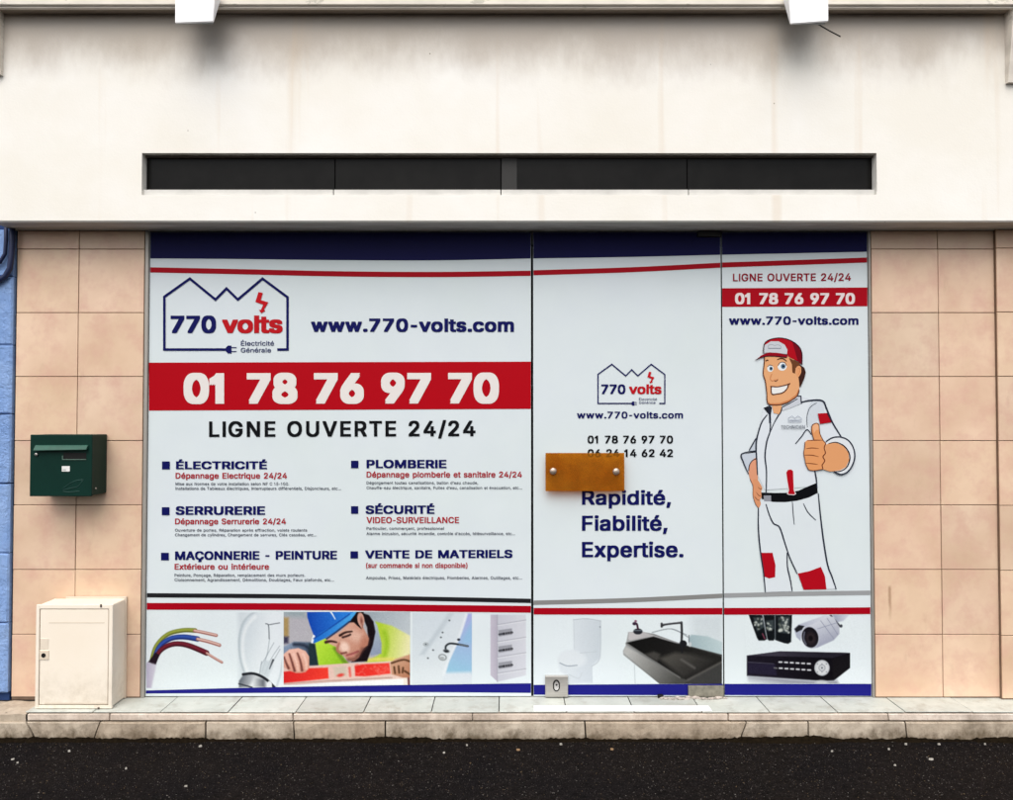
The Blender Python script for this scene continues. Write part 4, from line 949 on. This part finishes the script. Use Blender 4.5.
# --- toilet
k = K(525, 590, 6.155); c = Canvas(553, 604, 616.5, 684)
c.poly(k([(298, 182), (380, 178), (466, 190), (462, 420), (410, 470), (412, 580), (285, 580), (270, 540), (215, 500), (200, 430), (230, 385), (300, 365)]), (214, 222, 230), (200, 209, 219), (k([(300, 300)])[0], k([(465, 320)])[0]), feather=3)
c.ell(*k([(290, 425)])[0], 14, 8.5, (219, 226, 233), 0.05, feather=3); c.line(k([(215, 450), (260, 468), (320, 464)]), 1.2, (160, 170, 182)); c.line(k([(298, 184), (380, 178), (466, 192)]), 0.8, (180, 188, 198)); c.line(k([(464, 195), (460, 415), (410, 470)]), 0.8, (186, 194, 204)); c.line(k([(300, 190), (304, 365)]), 0.6, (196, 204, 212))
c.line(k([(410, 470), (412, 578)]), 0.7, (188, 196, 206)); c.line(k([(270, 520), (330, 545), (350, 510)]), 0.8, (196, 204, 212)); c.ell(*k([(462, 228)])[0], 0.8, 0.8, (150, 158, 168)); c.line(k([(340, 388), (440, 380)]), 0.7, (190, 198, 208))
c.noise(1.2); c.fade(2); c.build(DR, 'faint photo of a white toilet')
# --- sink
k = K(610, 590, 6.155); c = Canvas(618.5, 721.8, 616, 683.8)
c.poly(k([(500, 150), (700, 150), (700, 330), (500, 300)]), (208, 217, 224), feather=12); c.line(k([(150, 460), (155, 575)]), 0.6, (180, 190, 198)); c.line(k([(260, 262), (380, 240), (480, 290)]), 1.2, (160, 168, 174)); c.line(k([(380, 240), (470, 275)]), 0.8, (150, 158, 166))
c.poly(k([(485, 300), (500, 275), (600, 285), (700, 325), (700, 405), (490, 345)]), (158, 178, 186), (186, 204, 210), (k([(500, 340)])[0], k([(660, 290)])[0]), feather=1.5); c.line(k([(486, 350), (695, 412)]), 1.6, (92, 100, 106)); c.line(k([(486, 280), (486, 330)]), 0.9, (100, 106, 112))
c.poly(k([(112, 260), (180, 255), (270, 270), (430, 330), (695, 400), (700, 590), (320, 590), (82, 400), (80, 375), (96, 345)]), (162, 164, 166), (58, 58, 58), (k([(100, 360)])[0], k([(420, 560)])[0]), feather=1)
c.poly(k([(82, 385), (96, 348), (480, 560), (440, 590), (320, 590)]), (182, 182, 182), (70, 70, 68), (k([(120, 380)])[0], k([(400, 580)])[0]), feather=1.4)
c.poly(k([(112, 300), (118, 262), (200, 258), (420, 325), (400, 345), (270, 286), (120, 310)]), (196, 192, 196), (150, 152, 156), (k([(120, 270)])[0], k([(420, 330)])[0]), feather=1.2)
c.poly(k([(100, 325), (268, 287), (690, 410), (695, 440), (470, 552), (430, 540)]), (18, 18, 18), (34, 33, 32), (k([(150, 330)])[0], k([(560, 480)])[0]), feather=1.2)
c.poly(k([(215, 395), (270, 378), (310, 395), (290, 440), (260, 425)]), (64, 62, 60), feather=3); c.poly(k([(300, 420), (400, 385), (500, 395), (640, 430), (540, 500), (450, 540)]), (74, 72, 68), (44, 43, 42), (k([(380, 400)])[0], k([(480, 530)])[0]), feather=5)
c.line(k([(440, 430), (520, 480)]), 1.5, (96, 94, 92), feather=3); c.line(k([(480, 555), (695, 440)]), 2.0, (84, 82, 80), feather=2); c.line(k([(430, 540), (100, 330)]), 1.2, (110, 110, 110), feather=1.5)
c.line(k([(440, 200), (442, 260), (440, 330)]), 2.2, (34, 34, 38)); c.line(k([(318, 222), (350, 212), (440, 202)]), 1.8, (44, 44, 48)); c.line(k([(318, 212), (380, 205), (442, 198)]), 0.8, (90, 92, 98)); c.line(k([(318, 208), (318, 226)]), 2.2, (48, 48, 52)); c.ell(*k([(450, 332)])[0], 3.8, 3.6, (26, 26, 30)); c.line(k([(440, 350), (445, 385)]), 1.8, (30, 30, 34)); c.ell(*k([(492, 335)])[0], 1.6, 2.4, (196, 202, 206))
c.ell(*k([(172, 256)])[0], 4.6, 3.0, (36, 38, 46)); c.line(k([(172, 240), (165, 210), (150, 205)]), 2.0, (60, 30, 50)); c.ell(*k([(150, 208)])[0], 2.0, 1.6, (56, 40, 60)); c.ell(*k([(158, 192)])[0], 1.3, 1.0, (120, 60, 90)); c.line(k([(150, 250), (195, 250)]), 0.8, (110, 120, 130))
c.noise(1.5); c.build(DR, 'photo of a dark kitchen sink')
# --- phones, camera, recorder
k = K(720, 590, 6.156); c = Canvas(744.5, 866.5, 615, 683.6)
for P in ([(175, 150), (262, 150), (292, 300), (275, 312), (238, 312), (228, 296)], [(266, 150), (340, 150), (344, 290), (330, 312), (300, 312), (290, 300)], [(338, 150), (444, 150), (438, 320), (420, 332), (395, 328), (338, 308)]): c.poly(k(P), (16, 20, 24), feather=1)
for P, n_ in (([(205, 170), (258, 168), (272, 230), (228, 255)], 12), ([(282, 190), (330, 185), (332, 240), (296, 250)], 8), ([(358, 168), (430, 165), (424, 270), (362, 262)], 22)):
    pp = np.array(P, float); lo, hi = pp.min(0), pp.max(0); c.poly(k(P), (56, 64, 68), feather=1.5)
    for _ in range(n_):
        x, y = random.uniform(lo[0]+6, hi[0]-6), random.uniform(lo[1]+4, hi[1]-4); g_ = random.choice([190, 150, 30, 110, 210]); c.ell(*k([(x, y)])[0], random.uniform(.7, 2), random.uniform(.6, 1.6), (g_, g_+6, g_), random.uniform(-1, 1), feather=1.2, op=0.8)
c.line(k([(262, 155), (290, 305)]), 0.9, (150, 158, 166)); c.line(k([(338, 155), (340, 305)]), 0.8, (110, 118, 126)); c.poly(k([(232, 285), (285, 285), (285, 305), (238, 308)]), (10, 12, 16)); c.line(k([(262, 270), (275, 300)]), 1.2, (120, 60, 80))
c.poly(k([(690, 150), (800, 150), (760, 190), (720, 200)]), (150, 156, 180), (206, 210, 224), (k([(690, 180)])[0], k([(780, 160)])[0]), feather=1.5); c.line(k([(680, 155), (740, 225)]), 1.8, (56, 56, 66)); c.ell(*k([(746, 222)])[0], 1.4, 1.6, (60, 62, 72))
c.poly(k([(520, 230), (640, 160), (700, 165), (735, 230), (735, 270), (700, 310), (600, 355), (560, 360)]), (206, 210, 222), (160, 164, 184), (k([(620, 190)])[0], k([(680, 320)])[0]), feather=1.2)
c.poly(k([(455, 240), (480, 215), (640, 158), (680, 160), (560, 215), (510, 235), (495, 315), (470, 290)]), (168, 174, 194), (210, 214, 226), (k([(470, 280)])[0], k([(650, 165)])[0]), feather=1.2); c.poly(k([(458, 240), (485, 216), (520, 222), (505, 245), (470, 262)]), (30, 30, 36), feather=1)
for P in ([(620, 190), (700, 300)], [(660, 175), (725, 275)], [(600, 240), (725, 200)]): c.line(k(P), 0.6, (140, 144, 166))
c.ell(*k([(556, 292)])[0], 9.0, 11.2, (190, 194, 208), -0.25); c.ell(*k([(555, 292)])[0], 8.2, 10.4, (22, 20, 26), -0.25); c.ell(*k([(560, 300)])[0], 4.8, 6.4, (44, 36, 40), -0.25, feather=3); c.ell(*k([(558, 298)])[0], 2.0, 2.6, (12, 10, 14), feather=1.5); c.line(k([(520, 260), (515, 300), (530, 335)]), 1.2, (110, 112, 130), feather=1.4)
c.poly(k([(165, 405), (370, 378), (800, 388), (800, 480), (700, 560), (640, 562), (165, 530)]), (26, 22, 34), (14, 12, 18), (k([(200, 400)])[0], k([(600, 500)])[0]), feather=1)
c.poly(k([(166, 404), (370, 378), (800, 388), (690, 420), (500, 412)]), (60, 56, 70), (34, 32, 42), (k([(300, 380)])[0], k([(600, 415)])[0]), feather=1); c.line(k([(172, 445), (330, 455)]), 0.8, (80, 78, 96)); c.poly(k([(172, 450), (340, 458), (350, 528), (172, 515)]), (34, 30, 50), feather=2); c.poly(k([(690, 425), (800, 392), (800, 480), (700, 555)]), (20, 18, 22), feather=1)
for q in range(6):
    for y, x in ((444+q*2, 372+q*35), (482+q*2.2, 374+q*35)): c.line(k([(x-8, y), (x+8, y+0.5)]), 1.5, (206, 208, 216), smooth=False)
c.line(k([(334, 480), (350, 482)]), 1.4, (100, 100, 104)); c.ell(*k([(628, 480)])[0], 7.6, 7.9, (176, 180, 188)); c.ell(*k([(628, 480)])[0], 6.6, 6.9, (206, 209, 214), feather=1.4); c.ell(*k([(628, 480)])[0], 3.0, 3.0, (150, 154, 162), ring=1.0); c.ell(*k([(628, 480)])[0], 1.2, 1.2, (120, 124, 132))
for x in (600, 628, 655):
    for y in (456, 505): c.ell(*k([(x, y)])[0], 0.6, 0.6, (130, 134, 142))
c.poly(k([(170, 530), (640, 564), (720, 556), (740, 590), (170, 590)]), (150, 152, 164), FILM, (k([(300, 545)])[0], k([(290, 600)])[0]), feather=3); c.ell(*k([(625, 575)])[0], 6.0, 3.2, (190, 194, 200), feather=2)
c.noise(1.8); c.build(WR, 'photo of phones, a surveillance camera and a recorder')

# ------------------------------------------------------------------ door furniture (parts of the door)
def cyl(bm, c, r, h, axis='Y', n=20):
    a = Vector(c); dv = {'Y': Vector((0, -h, 0)), 'X': Vector((h, 0, 0)), 'Z': Vector((0, 0, h))}[axis]; tube(bm, [a, a+dv], r, n)
YP = -0.034
p0, p1 = W(545.5, 453, YP-0.008), W(624.5, 491.2, YP-0.008)
bm = bmesh.new(); box(bm, p0[0], p1[0], YP-0.008, YP, p1[2], p0[2], 0.0015, 2)
pl = bmobj('pull_plate', bm, M_AMBER, DR); pl['label'] = 'amber see-through plate bolted to the door'
for bx_, by_ in ((553.2, 471.2), (616.2, 471.6)):
    q = W(bx_, by_, YP-0.012)
    bm = bmesh.new(); tube(bm, [(q[0], 0.0, q[2]), (q[0], YP+0.0005, q[2])], 0.008, 16); tube(bm, [(q[0], YP-0.0085, q[2]), (q[0], YP-0.013, q[2]), (q[0], YP-0.017, q[2]), (q[0], YP-0.019, q[2])], [0.0165, 0.0165, 0.013, 0.006], 20)
    bmobj('bolt', bm, plain('bolt_metal', (0.50, 0.40, 0.33), 0.35, 0.5, 0.7), pl, True)
a, b = W(545.3, 676.3, -0.02), W(568, 694.8, -0.02)
bm = bmesh.new(); box(bm, a[0], b[0], -0.020, 0.016, ZS+0.006, a[2], 0.002, 2); lk = bmobj('lock', bm, M_STEEL, DR)
q = W(556.4, 685.6, -0.02)
bm = bmesh.new(); P = [(0.011*math.cos(t), 0.018*math.sin(t) + (0.004 if math.sin(t) > 0 else -0.004)) for t in np.linspace(0, 2*np.pi, 20, endpoint=False)]
prism(bm, [(q[0]+x*1.5, -0.0195, q[2]+z*1.25) for x, z in P], [(q[0]+x*1.5, -0.0225, q[2]+z*1.25) for x, z in P]); bmobj('lock_recess', bm, M_BLACK, lk)
bm = bmesh.new(); prism(bm, [(q[0]+x*1.1, -0.0225, q[2]+z*0.95) for x, z in P], [(q[0]+x*1.0, -0.029, q[2]+z*0.9) for x, z in P]); bmobj('lock_cylinder', bm, plain('bright_steel', (0.75, 0.74, 0.72), 0.25, 0.5, 0.8), lk)
bm = bmesh.new(); cyl(bm, (q[0], -0.0288, q[2]+0.006), 0.0045, 0.0012); bmobj('keyhole', bm, M_BLACK, lk)
a, b = W(688.5, 686.2, -0.016), W(721.3, 696, -0.016)
bm = bmesh.new(); box(bm, a[0], xd1-0.0015, -0.016, 0.018, ZS+0.004, a[2], 0.002, 2); bmobj('floor_hinge', bm, plain('dull_hinge_metal', (0.34, 0.32, 0.26), 0.5, 0.4, 0.5, var=.5, scale=40), DR)
a = W(698, 229, -0.016); zt = ZH-0.001
bm = bmesh.new(); box(bm, a[0], xd1-0.0015, -0.016, 0.018, W(700, 236.5, -0.016)[2], zt, 0.003, 2); bmobj('top_hinge', bm, plain('black_hinge', (0.012, 0.012, 0.014), 0.5, 0.3), DR)
bm = bmesh.new(); q = W(660.5, 700, -0.012); box(bm, q[0]-0.013, q[0]+0.013, -0.024, -0.002, ZS+0.0005, ZS+0.015, 0.003); bmobj('door_stop', bm, M_BLACK, DR)

# ------------------------------------------------------------------ mailbox
YM = -0.165
m0, m1 = W(30.2, 434.6, YM), W(91.5, 496.4, YM); xb = W(107, 460, YT-0.002)[0]
MB_ = empty('mailbox', ((m0[0]+xb)/2, YT, m1[2]), 'dark green metal mailbox on the tiled pillar', 'mailbox')
bm = bmesh.new(); box(bm, m0[0]+0.002, xb, YM+0.012, YT-0.002, m1[2]+0.002, m0[2]-0.001, 0.004, 2); bmobj('body', bm, M_GREEN, MB_)
bm = bmesh.new(); box(bm, m0[0], m1[0], YM, YM+0.011, m1[2], m0[2], 0.003, 2); dr = bmobj('door', bm, M_GREEN, MB_)
mk = K(15, 420, 8.89)
def mq(x, y, Y): return W(*mk([(x, y)])[0], Y)
a, b, c_, d_ = mq(172, 235, YM-0.012), mq(640, 235, YM-0.012), mq(640, 262, YM-0.02), mq(178, 286, YM-0.02)
prof = lambda X, dz: [(X, YM, a[2]+0.006), (X, YM-0.006, a[2]+0.004), (X, YM-0.021, c_[2]-dz), (X, YM-0.018, c_[2]-dz-0.003), (X, YM, a[2]-0.006)]
bm = bmesh.new(); prism(bm, prof(a[0], 0.004), prof(b[0], 0.0)); bmobj('letter_flap', bm, M_GREENL, MB_)
a, b = mq(432, 292, YM), mq(635, 348, YM); bm = bmesh.new(); box(bm, a[0], b[0], YM-0.0012, YM+0.001, b[2], a[2]); bmobj('name_window', bm, M_BLACK, MB_)
bm = bmesh.new(); box(bm, a[0]-.001, b[0], YM-0.004, YM-0.0002, b[2]-0.003, b[2]-0.0002); box(bm, a[0]-0.004, a[0]-0.0013, YM-0.004, YM-0.0002, b[2]-.003, b[2]+.016); bmobj('window_rim', bm, plain('rim_green', (0.12, 0.20, 0.16), .5), MB_)
a, b = mq(418, 410, YM), mq(488, 458, YM); bm = bmesh.new(); box(bm, a[0], b[0], YM-0.0016, YM-0.0001, b[2], a[2]); lb = bmobj('paper_label', bm, M_LABEL, MB_)
bm = bmesh.new()
for j in range(2):
    for i in range(4): box(bm, a[0]+0.004+i*0.004, a[0]+0.0072+i*0.004, YM-0.0021, YM-0.0017, b[2]+0.004+j*0.004, b[2]+0.0062+j*0.004)
bmobj('printed_mark', bm, plain('pale_ink', (0.35, 0.36, 0.36), 0.7), lb)
q = mq(194, 306, YM); bm = bmesh.new(); tube(bm, [(q[0], YM, q[2]), (q[0], YM-0.006, q[2]), (q[0], YM-0.009, q[2])], [0.0075, 0.0075, 0.006], 18); lk = bmobj('lock', bm, M_STEEL, MB_, True)
bm = bmesh.new(); box(bm, q[0]-.001, q[0]+.001, YM-0.0098, YM-0.0092, q[2]-.004, q[2]+.004); bmobj('key_slot', bm, M_BLACK, lk)
# embossed wing emblem
bm = bmesh.new()
for P in ([(430, 605), (480, 570), (540, 540), (610, 530)], [(600, 540), (560, 590), (500, 605), (425, 622)], [(425, 635), (490, 640), (575, 632)]):
    pts = [tuple(mq(x, y, YM-0.0005)) for x, y in catmull(P, False, 4)]; tube(bm, pts, 0.0016, 6)
bmobj('wing_emblem', bm, plain('emblem_green', (0.014, 0.06, 0.05), 0.4, 0.4), MB_, True)
q = W(94, 488, -0.10); bm = bmesh.new(); tube(bm, [(xb-0.001, -0.12, q[2]), (xb+0.003, -0.12, q[2])], 0.004, 12); bmobj('rivet', bm, M_STEEL, MB_, True)

# ------------------------------------------------------------------ utility cabinet standing on the step
YCB = -0.158
u0, u1 = W(36.2, 605, YCB), W(111.6, 709, YCB); xs = W(126.3, 660, YT-0.003)[0]; zt = u0[2]; zbm = ZS+0.002
UC = empty('utility_cabinet', ((u0[0]+xs)/2, -0.09, ZS), 'cream plastic utility meter cabinet standing on the step', 'cabinet')
bm = bmesh.new(); box(bm, u0[0]+0.004, xs-0.006, YCB+0.014, YT-0.004, zbm, zt-0.002, 0.006, 2); bmobj('body', bm, M_CAB, UC)
bm = bmesh.new(); box(bm, u0[0]+0.06, xs+0.002, YT-0.010, YT-0.003, zbm, zt+0.008, 0.002); bmobj('back_plate', bm, plain('cream_back_plate', (0.62, 0.52, 0.42), .6), UC)
bm = bmesh.new(); fr = 0.015
for bx in ((u0[0], u0[0]+fr, zbm, zt), (u1[0]-fr-0.002, u1[0], zbm, zt), (u0[0]+fr, u1[0]-fr-.002, zt-0.018, zt), (u0[0]+fr, u1[0]-fr-.002, zbm, zbm+0.014)): box(bm, bx[0], bx[1], YCB, YCB+0.0138, bx[2], bx[3], 0.0012)
bmobj('frame', bm, M_CAB, UC)
dx0, dx1, dz0, dz1 = u0[0]+fr+0.003, u1[0]-fr-0.0055, zbm+0.017, zt-0.0215
bm = bmesh.new(); box(bm, dx0, dx1, YCB+0.002, YCB+0.0135, dz0, dz1, 0.0025, 2); dr = bmobj('door', bm, M_CAB, UC)
bm = bmesh.new(); box(bm, dx0-.003, dx1+.0034, YCB+0.0128, YCB+0.0136, dz0-.003, dz1+.0034); bmobj('door_gap', bm, plain('cabinet_gap', (0.16, 0.10, 0.06), .9, .1), UC)
ck = K(0, 585, 4.847)
def cq(x, y, Y=YCB): return W(*ck([(x, y)])[0], Y)
a, b = cq(192, 318), cq(236, 362); bm = bmesh.new(); box(bm, a[0], b[0], YCB-0.0015, YCB+0.0025, b[2], a[2], 0.001); lp = bmobj('lock_plate', bm, plain('lock_plate_cream', (0.70, 0.60, 0.48), .5), dr)
q = cq(212, 341); bm = bmesh.new(); cyl(bm, (q[0], YCB-0.0012, q[2]), 0.010, 0.0015, n=20); bmobj('lock_hole', bm, M_BLACK, dr)
a, b = cq(194, 260), cq(234, 312); bm = bmesh.new(); box(bm, a[0], b[0], YCB+0.0008, YCB+0.0025, b[2], a[2], 0.0006); bmobj('instruction_plate', bm, plain('plate_cream', (0.74, 0.65, 0.54), .5), dr)
a, b = cq(236, 182), cq(505, 186); bm = bmesh.new(); box(bm, a[0], b[0], YCB+0.0014, YCB+0.0022, b[2], a[2]); bmobj('moulded_line', bm, plain('line_cream', (0.66, 0.57, 0.46), .6), dr)
a, b = cq(215, 572), cq(520, 578); bm = bmesh.new(); box(bm, a[0], b[0], YCB+0.0014, YCB+0.0022, b[2], a[2]); bmobj('moulded_line', bm, MATS['line_cream'], dr)
for x, y in ((490, 101), (478, 600)):
    q = cq(x, y); bm = bmesh.new(); box(bm, q[0]-0.004, q[0]+0.004, YCB-0.003, YCB+0.001, q[2]-0.007, q[2]+0.007, 0.001); bmobj('hinge_pin', bm, plain('hinge_brown', (0.08, 0.06, 0.05), .6), UC)

# ------------------------------------------------------------------ two white floodlights on the canopy edge
def floodlight(pts, side, label, wire=False):
    YL = -0.36
    top = 3.60
    P = [W(x, y, YL) for x, y in pts]           # bottom-left, bottom-right, right, left on the street face
    wc = (P[0][0]+P[1][0])/2; zb_ = P[0][2]
    e = empty('floodlight', (wc, YL, zb_), label, 'lamp', 'white floodlights under the canopy ledge')
    hw_b = (P[1][0]-P[0][0])/2; hw_t = hw_b+0.006
    fb = [(wc-hw_b, YL, P[0][2]), (wc+hw_b, YL, P[1][2]), (wc+hw_t, YL+0.012, zb_+0.17), (wc-hw_t, YL+0.012, zb_+0.17)]
    bb = [(wc-hw_b-.001, YL+0.012, P[0][2]+0.002), (wc+hw_b+.001, YL+0.012, P[1][2]+0.002), (wc+hw_t+0.004, YL+0.085, zb_+0.17), (wc-hw_t-0.004, YL+0.085, zb_+0.17)]
    bm = bmesh.new(); prism(bm, fb, bb); bmesh.ops.bevel(bm, geom=bm.edges[:], offset=0.003, segments=2, affect='EDGES'); bmobj('housing', bm, M_WHITEP, e)
    lens = [(wc-hw_b*.9, YL+0.0175, zb_+0.012), (wc+hw_b*.9, YL+0.0175, zb_+0.012), (wc+hw_t*.9, YL+0.0845, zb_+0.158), (wc-hw_t*.9, YL+0.0845, zb_+0.158)]
    bm = bmesh.new(); prism(bm, lens, [(x, y+0.006, z-0.004) for x, y, z in lens]); bmobj('lamp_glass', bm, plain('lamp_glass', (0.5, 0.52, 0.54), 0.15, 0.5), e)
    bm = bmesh.new(); box(bm, wc-0.02, wc+0.02, YL+0.05, YC+0.01, zb_+0.171, zb_+0.195, 0.002); box(bm, wc-0.025, wc+0.025, YC-0.006, YC-0.0005, ZC+0.02, zb_+0.215, 0.002); bmobj('arm', bm, M_WHITEP, e)
    if wire:
        q = [W(x, y, YL+0.03) for x, y in ((814, 19), (818, 24), (829, 30.5), (840.5, 36.5))]
        bm = bmesh.new(); tube(bm, [tuple(v) for v in q], 0.0028, 8); bmobj('loose_wire', bm, M_BLACK, e, True)
floodlight([(175, 23), (212.8, 21.6)], -1, 'white floodlight at top left above the service list')
floodlight([(791, 23.8), (828.5, 21.2)], 1, 'white floodlight at top right with a loose wire hanging', True)

# ------------------------------------------------------------------ grit and scraps on the asphalt
nx = 900; vv, ff = [], []
hgt = np.abs(np.convolve(rng.normal(0, 1, nx+41), np.ones(40)/6.3, 'valid')[:nx+1])*0.006+np.abs(rng.normal(0, 1, nx+1))*0.0025
for i in range(nx+1):
    x = -4.5+9.4*i/nx; h_ = min(0.022, hgt[i]+0.002); o_ = h_*1.6+0.004
    vv += [(x, -0.190, h_+0.001), (x, -0.2005, h_), (x, -0.2015-o_*0.5, h_*0.45+random.uniform(0, .002)), (x, -0.203-o_, -0.001)]
for i in range(nx):
    for j in range(3): ff.append((i*4+j, i*4+j+1, i*4+j+5, i*4+j+4))
ms = obj('moss', vv, ff, plain('dirt_and_moss', (0.013, 0.009, 0.005), .95, .03, var=.7, scale=60), None)
tag(ms, 'dark dirt and moss gathered along the foot of the kerb', 'moss', kind='stuff')
n = 15000; vv, ff, mi = [], [], []
for i in range(n):
    x = random.uniform(-3.2, 3.2); y = -0.205-random.random()**1.05*1.05; s_ = random.uniform(0.001, 0.0026)*(1.0 if random.random() < .96 else 1.6)
    r0 = random.uniform(0, 6.3); o_ = len(vv)
    for q in range(4): vv.append((x+s_*math.cos(r0+q*1.57)*random.uniform(.6, 1.3), y+s_*math.sin(r0+q*1.57)*random.uniform(.6, 1.3), 0.0005))
    vv.append((x, y, s_*0.8)); ff += [(o_+q, o_+(q+1) % 4, o_+4) for q in range(4)]; mi += [random.choice([0, 0, 0, 0, 1, 2])]*4
gr = obj('grit', vv, ff, [plain('grit_dark', (0.045, 0.038, 0.036), .9, .1), plain('grit_brown', (0.12, 0.085, 0.05), .9, .1), plain('grit_pale', (0.20, 0.185, 0.17), .9, .1)], None, mi)
tag(gr, 'fine loose grit scattered over the dark asphalt', 'grit', kind='stuff')
def scrap(px_, py_, s_, m, label, group='small pale scraps on the asphalt'):
    s_ *= 0.52
    # photo position on the ground plane z = 0
    lo, hi = -DIST+0.5, -0.2
    for _ in range(50):
        mid = (lo+hi)/2
        if W(px_, py_, mid)[2] > 0: lo = mid
        else: hi = mid
        # nearer planes hit higher on the ray
    Yg = (lo+hi)/2; q = W(px_, py_, Yg); bm = bmesh.new(); n_ = 7; r0 = random.uniform(0, 6)
    ring = [(q[0]+s_*1.5*math.cos(r0+i*2*math.pi/n_)*random.uniform(.6, 1.2), Yg+s_*1.1*math.sin(r0+i*2*math.pi/n_)*random.uniform(.6, 1.2)) for i in range(n_)]
    prism(bm, [(x, y, 0.0005) for x, y in ring], [(q[0]+(x-q[0])*.9, Yg+(y-Yg)*.9, 0.004+random.uniform(0, .004)) for x, y in ring])
    tag(bmobj('paper_scrap', bm, m, None), label, 'scrap', group)
MP = plain('scrap_paper', (0.42, 0.40, 0.36), .9, .1, var=.3, scale=60); ML = plain('dry_leaf', (0.42, 0.27, 0.15), .9, .1, var=.4, scale=60)
for x, y, s_, lb_ in ((13, 760, .010, 'pale paper scrap on the asphalt, the larger one at the far left'), (17.5, 763.5, .006, 'tiny pale scrap touching the larger one at the far left'), (69, 752, .008, 'pale scrap on the asphalt below the cream cabinet'),
        (200, 747, .011, 'pale scrap against the kerb below the cable picture'), (126, 769.5, .006, 'small pale scrap on the asphalt right of the cabinet'), (186, 787, .007, 'pale scrap nearest the bottom edge, below the cable picture'),
        (444, 753.5, .008, 'pale scrap on the asphalt below the bath tap picture'), (467, 746, .006, 'small pale scrap close to the kerb below the bath tap picture'), (561, 745, .009, 'pale scrap close to the kerb below the door lock'),
        (832, 752, .008, 'pale scrap on the asphalt below the surveillance recorder picture'), (889, 750, .008, 'pale scrap below the left edge of the right pillar'), (906, 745, .008, 'pale scrap close to the kerb below the right pillar'),
        (939, 745, .009, 'wide pale scrap by the kerb below the right pillar joint'), (931, 760, .013, 'largest pale scrap, lying farthest out below the right pillar'), (895, 766, .006, 'small dull scrap left of the largest one'), (985, 745, .006, 'small pale scrap by the kerb at the far right')):
    scrap(x, y, s_, MP, lb_)
scrap(518, 750.5, .011, ML, 'brown dry leaf bit on the asphalt before the door', None); scrap(612, 750, .010, ML, 'dull brown leaf bit on the asphalt right of the door lock', None)

for o in bpy.data.objects:
    if '_o' in o: del o['_o']
